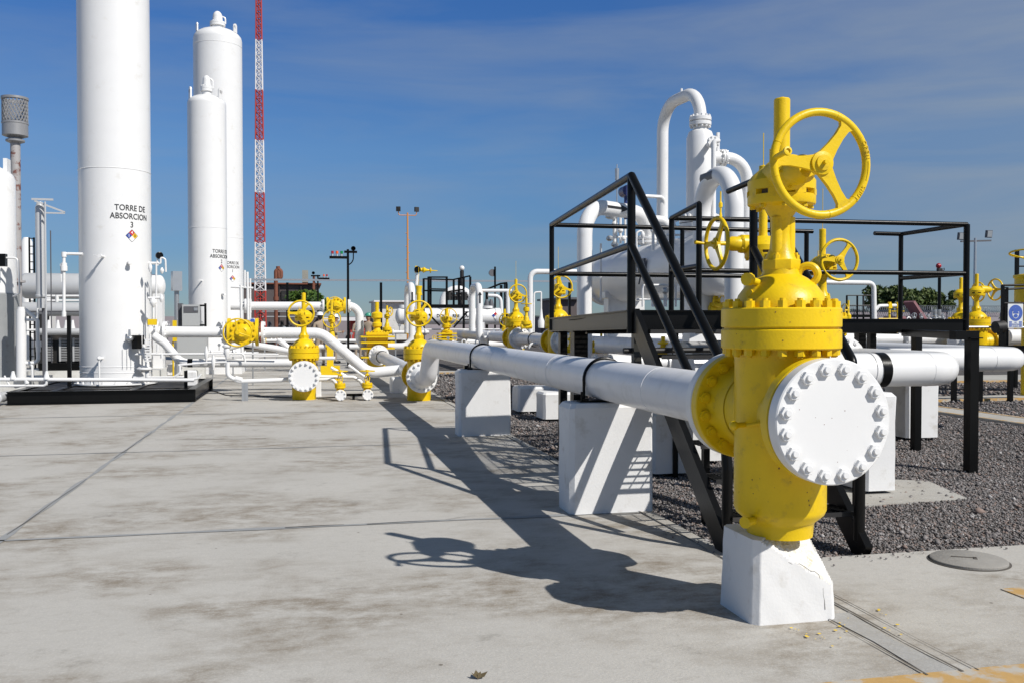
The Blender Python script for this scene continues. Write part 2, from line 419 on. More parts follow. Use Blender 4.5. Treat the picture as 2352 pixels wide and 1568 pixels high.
# lettering: a text curve turned into a mesh, then laid on a plane or bent round a cylinder
def text_mesh(body, size, depth=0.002, align='CENTER', space=1.0):
    cu = bpy.data.curves.new('lettering', 'FONT'); cu.body = body; cu.size = size; cu.extrude = depth; cu.align_x = align; cu.align_y = 'CENTER'
    cu.space_line = 0.95; cu.space_character = space; cu.offset = size * 0.012
    t = bpy.data.objects.new('lettering', cu); col.objects.link(t)
    dg = bpy.context.evaluated_depsgraph_get(); dg.update()
    me = bpy.data.meshes.new_from_object(t.evaluated_get(dg))
    mb = MB(); mb.v = [tuple(v.co) for v in me.vertices]; mb.f = [tuple(p.vertices) for p in me.polygons]
    bpy.data.objects.remove(t); bpy.data.curves.remove(cu); bpy.data.meshes.remove(me)
    return mb
def wrap_vertical(mb, c, R, a0, z0):
    """text x -> angle round a vertical cylinder at (cx,cy), y -> z"""
    mb.v = [(c[0] + (R + z) * cos(a0 + x / R), c[1] + (R + z) * sin(a0 + x / R), z0 + y) for x, y, z in mb.v]; return mb
def place(mb, o, u, v, n=None):
    o, u, v = Vector(o), Vector(u), Vector(v); n = u.cross(v)
    mb.v = [tuple(o + u * x + v * y + n * z) for x, y, z in mb.v]; return mb
def subdiv_x(mb, n=1): return mb
# ================================================================== GROUND
KX = 2.72
b = MB(); b.box((0, 700, -0.32), (3000, 3000, 0.2)); struct('ground', b, 'earth')
def sheet(name, pts, z, m, thick=0.15, kind='structure'):
    b = MB(); b.poly(pts, z - thick, z); return struct(name, b, m, kind)
sheet('concrete_yard', [(-70, -8), (KX - 0.10, -8), (KX - 0.10, 48), (-70, 48)], 0.0, 'concrete')
sheet('concrete_apron', [(KX - 0.10, -8), (16, -8), (16, 5.37), (KX - 0.10, 5.37)], -0.0005, 'concrete')
sheet('kerb', [(KX - 0.10, 5.375), (KX, 5.375), (KX, 40), (KX - 0.10, 40)], 0.004, 'concrete_kerb')
sheet('gravel', [(KX, 5.37), (46, 5.37), (46, 60), (KX, 60)], -0.05, 'gravel_bed')
def strip(name, x0, y0, x1, y1, w, m, z=0.004):
    dx, dy = x1 - x0, y1 - y0; L = hypot(dx, dy); n = max(2, int(L / 0.35)); nx, ny = -dy / L, dx / L
    b = MB()
    for k in range(n + 1):
        t = k / n; ww = w * (0.5 + 0.22 * sin(k * 2.1 + x0) + 0.12 * sin(k * 5.3)); j = 0.006 * sin(k * 1.7)
        for q in (-1, 1): b.v.append((x0 + dx * t + nx * (q * ww + j), y0 + dy * t + ny * (q * ww + j), z))
    for k in range(n): b.f.append((2 * k, 2 * k + 2, 2 * k + 3, 2 * k + 1))
    return b
b = MB()
def addm(B, C):
    i = len(B.v); B.v += C.v; B.f += [tuple(q + i for q in f) for f in C.f]
for a in ((-2.08, -4, -2.08, 48, 0.05), (-2.1, 7.02, 2.6, 6.98, 0.055), (-22, 11.5, 2.6, 11.5, 0.03), (-30, 16.05, 2.6, 16.0, 0.04), (-2.08, 24, 2.6, 24, 0.03), (-30, 24, -2.1, 24, 0.03)):
    addm(b, strip('', *a, 'joint'))
struct('slab_joint', b, 'joint')
b = MB()
for a in ((2.78, 3.45, 2.785, 5.37, 0.014), (2.605, 3.45, 2.61, 4.42, 0.010), (2.86, 3.45, 2.865, 4.75, 0.006), (KX - 0.10, 5.3, KX - 0.10, 30, 0.010), (KX - 0.10, 5.37, 4.9, 5.37, 0.0)):
    if a[4] > 0: addm(b, strip('', *a, 'crack', 0.008))
addm(b, strip('', -0.15, 7.0, 0.28, 7.01, 0.014, 'crack', 0.0075)); addm(b, strip('', 0.45, 6.985, 1.05, 7.01, 0.010, 'crack', 0.0075)); addm(b, strip('', 1.05, 7.01, 1.3, 7.12, 0.006, 'crack', 0.0075)); addm(b, strip('', -2.07, 9.6, -2.08, 7.2, 0.007, 'crack', 0.0075)); addm(b, strip('', -2.07, 13.5, -2.08, 11, 0.008, 'crack', 0.0075))
addm(b, strip('', -1.9, 12.62, -0.5, 12.45, 0.016, 'crack', 0.0075))
struct('joint_crack', b, 'crack')
b = MB(); addm(b, strip('', 2.695, 3.45, 2.695, 4.3, 0.30, 'x', 0.004)); b.v = [(min(max(x, 2.615), 2.772), y, z) for x, y, z in b.v]; struct('channel_fill', b, 'concrete_fill')
b = MB(); b.poly([(2.05, 3.27), (16, 3.27), (16, 3.475), (2.05, 3.475)], 0.0, 0.006); b.poly([(3.86, 4.2), (9, 4.2), (9, 4.49), (3.86, 4.49)], 0.0, 0.006)
struct('orange_line', b, 'line_orange')
# paved paths beyond the gravel bed
b = MB(); b.poly([(10.55, 11.0), (11.3, 11.0), (11.3, 60), (10.55, 60)], -0.2, -0.005); b.poly([(8.5, 16.0), (10.55, 16.0), (10.55, 16.7), (8.5, 16.7)], -0.2, -0.006); b.poly([(11.3, 16.0), (46, 16.0), (46, 16.7), (11.3, 16.7)], -0.2, -0.006)
b.poly([(11.3, 21.0), (46, 21.0), (46, 23.2), (11.3, 23.2)], -0.2, -0.007); b.poly([(2.8, 28), (10.55, 28), (10.55, 29), (2.8, 29)], -0.2, -0.007)
struct('path', b, 'concrete_kerb')
b = MB()
for x0, y0, x1, y1 in ((11.18, 11.0, 11.27, 15.9), (10.57, 11, 10.64, 60), (11.4, 15.92, 46, 15.99), (8.5, 15.92, 10.5, 15.99), (11.4, 20.9, 46, 20.99), (2.8, 27.9, 10.5, 27.99)):
    b.poly([(x0, y0), (x1, y0), (x1, y1), (x0, y1)], -0.2, 0.001)
struct('path_edge_line', b, 'line_orange')
# footing pad in the gravel under the pipe block
b = MB(); b.poly([(4.55, 6.95), (5.7, 7.05), (5.95, 7.9), (5.2, 8.3), (4.4, 8.1)], -0.3, -0.028); struct('footing_pad', b, 'concrete_kerb')

# loose stones, real geometry, denser near the camera
def stones(name, regions, m):
    V, F = [], []; base = np.array([(1, 0, 0), (-1, 0, 0), (0, 1, 0), (0, -1, 0), (0, 0, 1), (0, 0, -1)], float)
    tri = np.array([(0, 2, 4), (2, 1, 4), (1, 3, 4), (3, 0, 4), (2, 0, 5), (1, 2, 5), (3, 1, 5), (0, 3, 5)])
    off = 0
    for (x0, x1, y0, y1, dens, s0, s1) in regions:
        n = int((x1 - x0) * (y1 - y0) * dens)
        p = np.stack([rng.uniform(x0, x1, n), rng.uniform(y0, y1, n), np.full(n, -0.046)], 1)
        s = rng.uniform(s0, s1, n) * (1 + 0.9 * (rng.random(n) > 0.97))
        v = base[None] * (s[:, None, None] * np.array([1, 0.8, 0.62]))
        v = v * rng.uniform(0.65, 1.3, (n, 6, 1))
        a = rng.uniform(0, 2 * pi, n); c_, s_ = np.cos(a), np.sin(a); tl = rng.uniform(-0.6, 0.6, n); ct, st = np.cos(tl), np.sin(tl)
        x, y, z = v[..., 0], v[..., 1], v[..., 2]
        y2 = y * ct[:, None] - z * st[:, None]; z2 = y * st[:, None] + z * ct[:, None]
        v = np.stack([x * c_[:, None] - y2 * s_[:, None], x * s_[:, None] + y2 * c_[:, None], z2], -1) + p[:, None]
        v[..., 2] += (rng.uniform(-0.25, 0.75, n) * s)[:, None]
        V.append(v.reshape(-1, 3)); F.append((tri[None] + (np.arange(n) * 6)[:, None, None] + off).reshape(-1, 3)); off += n * 6
    V, F = np.concatenate(V), np.concatenate(F)
    me = bpy.data.meshes.new(name); me.vertices.add(len(V)); me.vertices.foreach_set('co', V.ravel())
    me.loops.add(F.size); me.loops.foreach_set('vertex_index', F.ravel().astype(np.int32))
    me.polygons.add(len(F)); me.polygons.foreach_set('loop_start', np.arange(0, F.size, 3, dtype=np.int32)); me.polygons.foreach_set('loop_total', np.full(len(F), 3, np.int32))
    me.update(); me.validate(); me.materials.append(M[m])
    o = bpy.data.objects.new(name, me); col.objects.link(o); o['kind'] = 'stuff'; return o
stones('gravel_stones', [(KX + .02, 6.6, 5.4, 7.6, 4600, .006, .016), (KX + .02, 7.6, 7.6, 10.2, 2700, .007, .018), (KX + .02, 10.5, 10.2, 15.9, 900, .010, .022), (6.6, 9, 5.4, 7.6, 500, .010, .020), (7.6, 10.5, 7.6, 10.2, 900, .009, .020),
        (KX + .02, 10.5, 16.8, 27.8, 120, .02, .045), (11.35, 16, 10, 15.8, 180, .02, .035), (11.35, 20, 16.8, 20.8, 90, .02, .045), (2.9, 6.6, 5.45, 9, 14, .02, .036)], 'stone')
R = np.random.default_rng(12); b = MB()      # pebbles kicked on to the kerb and slab
for k in range(190):
    if k < 110: x, y = KX - abs(R.normal(0, .09)), R.uniform(5.6, 16)
    else: x, y = R.uniform(2.9, 6), 5.36 - abs(R.normal(0, .07))
    s_ = R.uniform(.004, .010); b.sphere((x, y, .004 + s_ * .5), s_, 6, 4, (1, .8, .7))
o = struct('loose_pebbles', b, 'stone', kind='stuff', flat=True)
# manhole cover set in the apron
t = thing('manhole_cover', 'round concrete manhole cover with a slot, set in the slab beside the gravel', 'manhole cover', (4.12, 5.07, 0))
b = MB(); b.lathe([(0.243, 0.001), (0.243, 0.004), (0.226, 0.004), (0.226, 0.001)], (4.12, 5.07, 0), seg=40, caps=False); ob('ring', b, 'crack', t)
b = MB(); b.lathe([(0.228, 0.0), (0.228, 0.016), (0.220, 0.021), (0.0, 0.023)], (4.12, 5.07, 0), seg=40, caps=False); ob('lid', b, 'lid', t)
b = MB(); b.box((4.10, 5.09, 0.024), (0.15, 0.014, 0.005), rz=-0.5); b.box((4.15, 5.05, 0.024), (0.02, 0.05, 0.005), rz=-0.5); ob('slot', b, 'crack', t)
# ================================================================== FOREGROUND
def bevel_block(x0, x1, y0, y1, h, taper=0.0, ch=0.035, seed=1):
    """whitewashed block: chamfered corners, slightly uneven"""
    R = random.Random(seed); b = MB(); levels = [(0.0, 0, 0), (h * 0.35, taper * .35, 0), (h * 0.7, taper * .7, 0), (h - ch, taper, 0), (h, taper + ch * 0.7, 0)]
    prev = None
    for z, t, _ in levels:
        a0, a1, c0, c1 = x0 + t, x1 - t, y0 + t, y1 - t; i = len(b.v)
        for (x, y) in ((a0 + ch, c0), (a1 - ch * .5, c0), (a1, c0 + ch * .5), (a1, c1 - ch), (a1 - ch, c1), (a0 + ch, c1), (a0, c1 - ch), (a0, c0 + ch)):
            b.v.append((x + R.uniform(-.005, .005), y + R.uniform(-.005, .005), z + (R.uniform(-.006, .006) if z > 0.01 else 0)))
        if prev is not None: b.bridge(prev, i, 8)
        prev = i
    b.cap(prev, 8); return b
single('pipe_support', bevel_block(2.04, 2.73, 6.98, 7.36, 0.875, seed=3), 'block', 'white concrete block under the near clamp of the long white pipe, striped by stair shadows', 'concrete block', 'white blocks carrying the long pipe', ang=20)
single('pipe_support', bevel_block(2.0, 2.71, 12.15, 12.5, 0.885, seed=5), 'block', 'white concrete block under the far clamp of the long white pipe', 'concrete block', 'white blocks carrying the long pipe', ang=20)

# pedestal under the big valve: broken upper right corner
def pedestal():
    t = thing('valve_pedestal', 'white tapered concrete pedestal with a broken corner under the nearest yellow valve', 'concrete block', (2.42, 4.43, 0))
    x0, x1, y0, y1, h = 2.185, 2.65, 4.215, 4.63, 0.425
    b = MB(); N = 26; NZ = 44
    R = random.Random(4); tp = 0.016
    nz_ = lambda a, c, k: 0.5 * sin(a * 31 * k + 1.3) * cos(c * 27 * k + .4) + 0.3 * sin(a * 67 * k + c * 53 * k) + 0.2 * sin(a * 140 * k - c * 111 * k)
    def cut(x, y, z):
        # plane through the upper right part of the front face, rough
        n = Vector((0.42, -0.58, 0.70)).normalized(); p0 = Vector((2.31, 4.222, 0.375))
        d = (Vector((x, y, z)) - p0).dot(n)
        if d > 0:
            q = Vector((x, y, z)) - n * (d * 0.84 + 0.010 * nz_(x, z, 1.3) + 0.013); return tuple(q)
        return (x, y, z)
    def corner(u):  # outline, u in 0..1 round the block
        ch = 0.035; P = [(x0 + ch, y0), (x1 - ch * .6, y0), (x1, y0 + ch * .6), (x1, y1 - ch), (x1 - ch, y1), (x0 + ch, y1), (x0, y1 - ch), (x0, y0 + ch)]
        L = [hypot(P[k][0] - P[(k + 1) % 8][0], P[k][1] - P[(k + 1) % 8][1]) for k in range(8)]; s = u * sum(L)
        for k in range(8):
            if s <= L[k] + 1e-9: return (P[k][0] + (P[(k + 1) % 8][0] - P[k][0]) * s / L[k], P[k][1] + (P[(k + 1) % 8][1] - P[k][1]) * s / L[k])
            s -= L[k]
        return P[0]
    n = 220; rows = []
    cx, cy = (x0 + x1) / 2, (y0 + y1) / 2
    lv = [(h * k / NZ, 1 - (k / NZ) * tp / 0.24 * 0.9) for k in range(NZ + 1)] + [(h + .004, 0.86 - .1), (h + .004, 0.6), (h + .004, 0.3), (h + .004, 0.02)]
    for z, s in lv:
        i = len(b.v); rows.append(i)
        for k in range(n):
            x, y = corner(k / n); x, y = cx + (x - cx) * s, cy + (y - cy) * s
            w = 0.0018 * nz_(x, z, 0.6)
            b.v.append(cut(x + w, y - w, z))
    for a, c in zip(rows, rows[1:]): b.bridge(a, c, n)
    b.cap(rows[-1], n)
    o = ob('block', b, 'block', t, ang=60)
    # broken faces take the crumbled material
    o.data.materials.append(M['chip']); me = o.data; nn = Vector((0.42, -0.58, 0.70)).normalized()
    for p in me.polygons:
        c_ = Vector(p.center) + Vector((2.42, 4.43, 0))
        if p.normal.dot(nn) > 0.80 and c_.z > 0.08 and (c_ - Vector((2.31, 4.222, 0.375))).dot(nn) > -0.16: p.material_index = 1
    b = MB(); P = [(2.33, .335), (2.37, .31), (2.41, .295), (2.44, .30), (2.475, .285), (2.50, .262), (2.53, .255), (2.55, .235), (2.56, .19), (2.575, .17), (2.57, .13), (2.585, .10), (2.58, .06)]
    b.tube([(x + .004 * sin(k * 9), 4.2155 + .0025 * 0 + z * .0372 - .0015, z + .004 * cos(k * 7)) for k, (x, z) in enumerate(P)], .0016, 5); ob('crack', b, 'crack', t)
    return t
pedestal()
b = MB()   # flakes of yellow and white paint at the foot of the pedestal
R = random.Random(11)
for k in range(26):
    x, y = R.uniform(2.3, 2.95), R.uniform(3.85, 4.3)
    if y > 4.15 and x < 2.7: y -= 0.2
    s = R.uniform(.003, .011); a = R.uniform(0, 3); z = 0.0085
    i = len(b.v); b.v += [(x + s * cos(a + q * 1.3), y + s * sin(a + q * 1.3), z) for q in range(5)]; b.f.append(tuple(range(i, i + 5)))
o = struct('paint_flakes', b, 'yellow_far'); o['kind'] = 'stuff'
# dry leaf lying on the slab at the bottom edge
lp = G(1098, 1560)
b = MB(); 
for k, (a, L_, w_) in enumerate(((0.4, .05, .012), (1.6, .045, .014), (2.4, .035, .01), (1.0, .03, .01))):
    i = len(b.v); d_ = Vector((cos(a), sin(a), 0)); n_ = Vector((-sin(a), cos(a), 0)); o_ = lp + Vector((0, 0, .004))
    b.v += [tuple(o_), tuple(o_ + d_ * L_ * .5 + n_ * w_ + Vector((0, 0, .014))), tuple(o_ + d_ * L_ + Vector((0, 0, .022))), tuple(o_ + d_ * L_ * .5 - n_ * w_ + Vector((0, 0, .008)))]; b.f.append((i, i + 1, i + 2, i + 3))
single('dry_leaf', b, mat('dry_leaf', (0.10, 0.075, 0.035), 0.8), 'small dry brown leaf lying on the concrete at the bottom of the picture', 'leaf', flat=True)

# ---------------------------------------------------------------- big gate valve (local: pipe along Y, wheel faces -Y)
def gate_valve(label, loc, rz=0.0, detail=1, blind=True, front_white=True, rear=True, group='big yellow gate valves', drop=0.0, ym='yellow', wheel_turn=0.0, rod=0.5, wheel=True, stemtop=2.672, cut_base=None):
    t = thing('gate_valve', label, 'valve', loc, rz, group)
    o = lambda nm, b, m, **k: ob(nm, b, m, k.pop('parent', t), local=True, **k)
    sg = 56 if detail else 28; zc = 1.055
    zb = 0.42 if cut_base is None else cut_base
    b = MB()
    b.lathe([(.166, zb), (.170, max(zb + .004, .475)), (.178, .497), (.222, .535), (.233, .56), (.233, 1.33), (.245, 1.384)], seg=sg)
    b.lathe([(.205, -.30), (.200, -.20), (.195, 0), (.200, .22), (.205, .38)], (0, 0, zc), (0, 1, 0), sg)      # cross barrel
    b.lathe([(.235, -.346), (.215, -.29), (.205, -.20)], (0, 0, zc), (0, 1, 0), sg, caps=False); b.lathe([(.205, .24), (.215, .34), (.235, .392)], (0, 0, zc), (0, 1, 0), sg, caps=False)
    if detail:   # raised casting marks and grease fittings
        b.cyl((-.2, -.10, .52), (-.262, -.135, .52), .022, seg=12); b.cyl((-.262, -.135, .52), (-.268, -.139, .52), .030, seg=12)
        b.cyl((-.222, -.05, 1.00), (-.29, -.07, 1.00), .014, seg=10); b.cyl((-.25, -.12, 1.005), (-.19, -.16, 1.02), .010, seg=8); b.sphere((-.295, -.072, 1.0), .024)
    o('body', b, ym)
    # end flanges
    b = MB(); b.flange((0, -.415, zc), (0, 1, 0), .2975, .07, seg=sg); o('front_flange', b, ym)
    if rear:
        b = MB(); b.flange((0, .46, zc), (0, -1, 0), .2975, .07, 16, .031, .020, .010, seg=sg); o('rear_flange', b, ym)
        b = MB(); b.flange((0, .466, zc), (0, 1, 0), .2975, .07, 16, .027, .026, .016, seg=sg); b.lathe([(.24, .53), (.165, .64)], (0, 0, zc), (0, 1, 0), sg); o('pipe_flange', b, 'white')
    if blind:
        b = MB(); b.flange((0, -.423, zc), (0, -1, 0), .2975, .077, seg=sg if not detail else 72)
        if detail:
            bf = o('blind_flange', b, 'white')
            for k in range(16):
                a = 2 * pi * (k + .5) / 16; c = Vector((.2515 * sin(a), -.500, zc + .2515 * cos(a))); nb = MB()
                nb.lathe([(.034, 0), (.034, .003)], c, (0, -1, 0), 20)
                nb.lathe([(.0325, .003), (.0335, .005), (.0335, .018), (.0315, .021)], c, (0, -1, 0), 6)
                nb.lathe([(.0165, .021), (.0165, .029), (.014, .032)], c, (0, -1, 0), 16); ob('bolt', nb, 'white', bf, local=True)
        else:
            b.nuts((0, -.500, zc), (0, -1, 0), .2515, 16, .028, .028, .016); o('blind_flange', b, 'white')
    elif front_white:
        b = MB(); b.flange((0, -.423, zc), (0, -1, 0), .2975, .07, 16, .027, .028, .016, seg=sg); b.lathe([(.235, .49), (.162, .60)], (0, 0, zc), (0, -1, 0), sg); o('pipe_flange', b, 'white')
    if detail:   # chips and rust pricks on the near valve
        R = random.Random(5); b = MB()
        for k in range(34):
            a = R.uniform(pi, 2 * pi); z = R.choice((R.uniform(.6, 1.33), R.uniform(.6, .8), R.uniform(1.39, 1.59))); r = .2338 if z < 1.36 else .3026; s_ = R.uniform(.0015, .0042); i = len(b.v)
            for q in range(6): aa = a + s_ / r * cos(q * 1.047) * R.uniform(.6, 1.3); b.v.append((r * cos(aa), r * sin(aa), z + s_ * sin(q * 1.047) * R.uniform(.6, 1.6)))
            b.f.append(tuple(range(i, i + 6)))
        for k in range(9):
            a, rr = R.uniform(0, 2 * pi), R.uniform(.02, .20); s_ = R.uniform(.001, .0028); i = len(b.v); cx_, cz_ = rr * cos(a), zc + rr * sin(a)
            for q in range(6): b.v.append((cx_ + s_ * cos(q * 1.047), -.5006, cz_ + s_ * sin(q * 1.047)))
            b.f.append(tuple(range(i, i + 6)))
        o_ = o('paint_chips', b, 'rust', flat=True); o_['kind'] = 'stuff'
        b = MB(); b.lathe([(.2975, -.001), (.2975, .001)], (0, -.419, zc), (0, 1, 0), 64, caps=False); b.lathe([(.286, -.004), (.286, .004)], (0, -.419, zc), (0, 1, 0), 64, caps=False); o('gasket', b, 'crack')
    # bonnet joint
    b = MB(); b.flange((0, 0, 1.384), (0, 0, 1), .302, .101, seg=sg); b.lathe([(.288, 1.485), (.288, 1.492)], seg=sg, caps=False); b.flange((0, 0, 1.492), (0, 0, 1), .302, .100, seg=sg)
    if not detail: b.nuts((0, 0, 1.592), (0, 0, 1), .268, 20, .026, .034, .014); b.nuts((0, 0, 1.384), (0, 0, -1), .268, 20, .026, .030, .012)
    bo = o('bonnet_flange', b, ym)
    if detail:
        for k in range(20):
            a = 2 * pi * (k + .5) / 20; nb = MB(); nb.nut((.268 * cos(a), .268 * sin(a), 1.592), (0, 0, 1), .026, .034, .012, ph=a); ob('bolt', nb, ym, bo, local=True)
            nb = MB(); nb.nut((.268 * cos(a), .268 * sin(a), 1.384), (0, 0, -1), .026, .030, .010, ph=a); ob('bolt', nb, ym, bo, local=True)
    b = MB(); b.lathe([(.232, 1.592), (.230, 1.615), (.215, 1.66), (.178, 1.71), (.135, 1.745), (.098, 1.765), (.090, 1.80), (.092, 1.815)], seg=sg)
    b.lathe([(.098, 1.79), (.100, 1.795), (.100, 1.838), (.096, 1.842)], seg=8)
    b.nuts((0, 0, 1.842), (0, 0, 1), .078, 4, .017, .022, .012)
    if detail:
        u = Vector((.78, -.62, 0)).normalized()    # lifting lug
        c = u * .135 + Vector((0, 0, 1.762)); b.torus(c, (u.y, -u.x, 0), .047, .020, 24, 10); b.cyl(u * .09 + Vector((0, 0, 1.70)), u * .17 + Vector((0, 0, 1.70)), .05, .03, 10)
        b.nut((-.19, -.05, 1.66), (-.9, -.3, .35), .022, .02); b.cyl((-.15, -.05, 1.72), (-.23, -.09, 1.735), .018); b.cyl((-.215, -.08, 1.735), (-.245, -.095, 1.735), .033, seg=10)
    o('bonnet', b, ym)
    b = MB(); b.lathe([(.085, 1.842), (.058, 1.90), (.052, 1.98), (.056, 2.06), (.09, 2.115), (.13, 2.128)], seg=28)
    if detail:
        for s in (-1, 1): b.cyl((s * .030, -.02, 1.86), (s * .034, -.02, 2.06), .034, .030, 14)
    o('yoke', b, ym)
    b = MB(); b.lathe([(.150, 2.118), (.168, 2.124), (.171, 2.13), (.171, 2.170)], seg=sg); b.lathe([(.171, 2.196), (.171, 2.245), (.150, 2.275), (.085, 2.33), (.062, 2.335)], seg=sg)
    for k in range(8):
        a0 = 2 * pi * (k + .1) / 8; b.box((.150 * cos(a0), .150 * sin(a0), 2.183), (.042, .062, .030), rz=a0)
    b.nuts((0, 0, 2.118), (0, 0, -1), .145, 8, .016, .014)
    b.lathe([(.088, .05), (.088, .20), (.070, .225), (.070, .30), (.045, .34)], (-.05, 0, 2.262), (0, -1, 0), 24)
    b.nuts((-.05, -.20, 2.262), (0, -1, 0), .075, 5, .012, .014, .008); b.cyl((-.05, -.3, 2.262), (-.05, -.455, 2.262), .020, seg=14)
    gb = o('gearbox', b, ym)
    b = MB(); b.lathe([(.140, 2.170), (.140, 2.197)], seg=28, caps=False); ob('slot_band', b, 'crack', gb, local=True)
    b = MB(); b.lathe([(.046, 2.32), (.041, 2.36), (.041, stemtop - .006), (.037, stemtop)], seg=24); b.cyl((0, 0, stemtop), (0, 0, stemtop + .008), .012, seg=8)
    o('stem_cover', b, ym)
    b = MB(); b.cyl((-.09, -.05, 2.27), (-.09, -.05, 2.40), .006, seg=6); o('grease_rod', b, ym)
    if rod > .3: b = MB(); b.cyl((0, 0, stemtop), (0, 0, stemtop + rod), .004, seg=6); o('indicator_rod', b, ym)
    if wheel:
        w = MB(); hc = Vector((-.05, -.452, 2.262)); Rw, rw = .240, .0195
        w.torus(hc, (0, -1, 0), Rw, rw, 64 if detail else 40, 14 if detail else 8)
        w.lathe([(.052, -.02), (.055, 0), (.055, .022), (.036, .026), (.036, .034), (.010, .036), (.010, .056)], hc, (0, -1, 0), 24)
        for k, a in enumerate((54, 178, 302)):
            a = radians(a) + wheel_turn; d = Vector((cos(a), 0, sin(a))); n = Vector((-sin(a), 0, cos(a)))
            i = len(w.v)
            for s_, (q, hw) in enumerate(((.03, .040), (.10, .027), (.16, .022), (.205, .025), (.232, .046))):
                for sy in (-.012, .012):
                    for sn in (-1, 1): w.v.append(tuple(hc + d * q + n * (sn * hw) + Vector((0, sy, 0))))
            for s_ in range(4):
                a_, c_ = i + 4 * s_, i + 4 * s_ + 4
                w.f += [(a_, a_ + 1, c_ + 1, c_), (a_ + 3, a_ + 2, c_ + 2, c_ + 3), (a_ + 2, a_, c_, c_ + 2), (a_ + 1, a_ + 3, c_ + 3, c_ + 1)]
        if detail:
            for a in (70, 32, 196, 158, 318, 280):
                a = radians(a) + wheel_turn; p = hc + Vector((cos(a), 0, sin(a))) * Rw; w.torus(p, (-sin(a), 0, cos(a)), rw, .0016, 20, 5)
        hw = o('handwheel', w, ym, ang=45)
        a = radians(176) + wheel_turn; p = hc + Vector((cos(a), 0, sin(a))) * (Rw - .003)
        w = MB(); w.cyl(p, p + Vector((.004, -.105, .012)), .0135, seg=14); w.lathe([(.018, .10), (.020, .105), (.020, .118), (.012, .119), (.011, .112)], p, (.04, -1, .11), 16); ob('crank_grip', w, ym, hw, local=True)
        if detail:    # cast lettering on the rim
            for word, ac in (('OPEN', 17), ('SHUT', -34)):
                for j, chh in enumerate(word):
                    a = radians(ac + (1.5 - j) * 5.2); q = hc + Vector((cos(a), 0, sin(a))) * Rw + Vector((0, -rw + .0005, 0))
                    tm = text_mesh(chh, .026, .0028); place(tm, q, (sin(a), 0, -cos(a)), (cos(a), 0, sin(a))); ob('rim_letter', tm, ym, hw, local=True, flat=True)
            w = MB()
            for k in range(6):
                a0 = radians(4 - k * 3.6); a1 = radians(4 - (k + 1) * 3.6)
                w.beam(hc + Vector((cos(a0) * Rw, -rw, sin(a0) * Rw)), hc + Vector((cos(a1) * Rw, -rw, sin(a1) * Rw)), .004, .005)
            ob('rim_arrow', w, ym, hw, local=True)
    return t

gate_valve('largest and nearest yellow gate valve, white blind flange and handwheel facing the viewer', (2.41, 4.37, 0), detail=1, rod=0)
# valves behind
gate_valve('yellow gate valve inside the black platform, handwheel seen edge-on beside the stairs', (4.25, 8.05, 0), rz=-pi / 2, detail=0, blind=False, stemtop=3.0, rod=.31)
gate_valve('yellow gate valve on the right of the platform, handwheel in front of the sky', (6.27, 10.35, 0), detail=0, blind=False, rod=.5)
gate_valve('yellow gate valve sunk in the slab left of the small drain valves', (-.02, 18.75, -.575), detail=0, blind=True, cut_base=.5, rod=.1)
gate_valve('yellow gate valve sunk in the slab at the far end of the long white pipe', (2.18, 18.05, -.58), detail=0, blind=False, rod=.5, cut_base=.5)
va = YP(1282, 782, 20.0); gate_valve('yellow gate valve partly hidden by the left corner post of the platform', (va.x, 20.0, .03), detail=0, blind=False, rod=.5, wheel_turn=pi * .9)
vb = YP(1185, 773, 24.8); gate_valve('yellow gate valve right of the white up-arrow pipe, further from the platform', (vb.x, 24.8, .03), detail=0, blind=False, rod=.5, wheel_turn=pi * .9)
vc = YP(2242, 780, 18.3); gate_valve('yellow gate valve at far right, wheel turned to the right of its stem', (vc.x, 18.3, 0), rz=pi / 2, detail=0, blind=False, rod=.1, stemtop=2.62)
vd = YP(2206, 780, 19.9); gate_valve('yellow gate valve at far right, half behind the corner post of the platform', (vd.x, 19.9, 0), rz=pi / 2, detail=0, blind=False, rod=.1, stemtop=2.62)
b = MB()

# ---------------------------------------------------------------- the long white pipe
def clamp(y, x=2.38, z=1.055, r=.1625, parent=None):
    b = MB(); pts = []
    for k in range(25):
        a = radians(-8 + 196 * k / 24); pts.append((x + (r + .012) * cos(a), y, z + (r + .012) * sin(a)))
    pts = [(pts[0][0], y, .90)] + pts + [(pts[-1][0], y, .90)]
    b.tube(pts, .012, 8); b.box((x - r - .012, y, .895), (.05, .12, .03)); b.box((x + r + .012, y, .895), (.05, .12, .03))
    b.box((x, y, .885), (.44, .10, .014)); b.cyl((x - r - .05, y - .07, .885), (x - r - .05, y - .07, .965), .010, seg=8); b.box((x - .05 - r, y + .1, .91), (.06, .08, .05))
    return ob('clamp', b, 'black', parent)
pz = 1.055; pr = .1625
t = thing('long_pipe', 'long white pipe running from the nearest yellow valve along the kerb', 'pipe', (2.38, 7.1, .87))
b = MB(); b.pipe([(2.405, 4.98, pz), (2.38, 7.0, pz), (2.35, 12.3, 1.05), (2.27, 16.85, 1.05), (2.235, 17.12, .475), (2.18, 17.55, .475)], pr, .30, 32, 9); ob('pipe', b, 'pipe_white', t)
b = MB()
for y in (5.9, 8.4, 11.0, 14.6): b.torus((2.38 + (4.98 - y) * .004, y, pz - .0007 * (y - 5)), (0, 1, 0), pr - .0008, .0020, 36, 6)
ob('weld_bead', b, 'pipe_white', t)
clamp(7.17, parent=t); clamp(12.3, x=2.355, z=1.05, parent=t)
b = MB()     # faded arrow at the far end of the pipe
for k in range(9):
    a = radians(62 + k * 6)
    for y in (15.4, 16.0): b.v.append((2.29 + (pr + .003) * cos(a), y, 1.05 + (pr + .003) * sin(a)))
for k in range(8): b.f.append((2 * k, 2 * k + 1, 2 * k + 3, 2 * k + 2))
ob('faded_arrow', b, 'darkgrey', t)

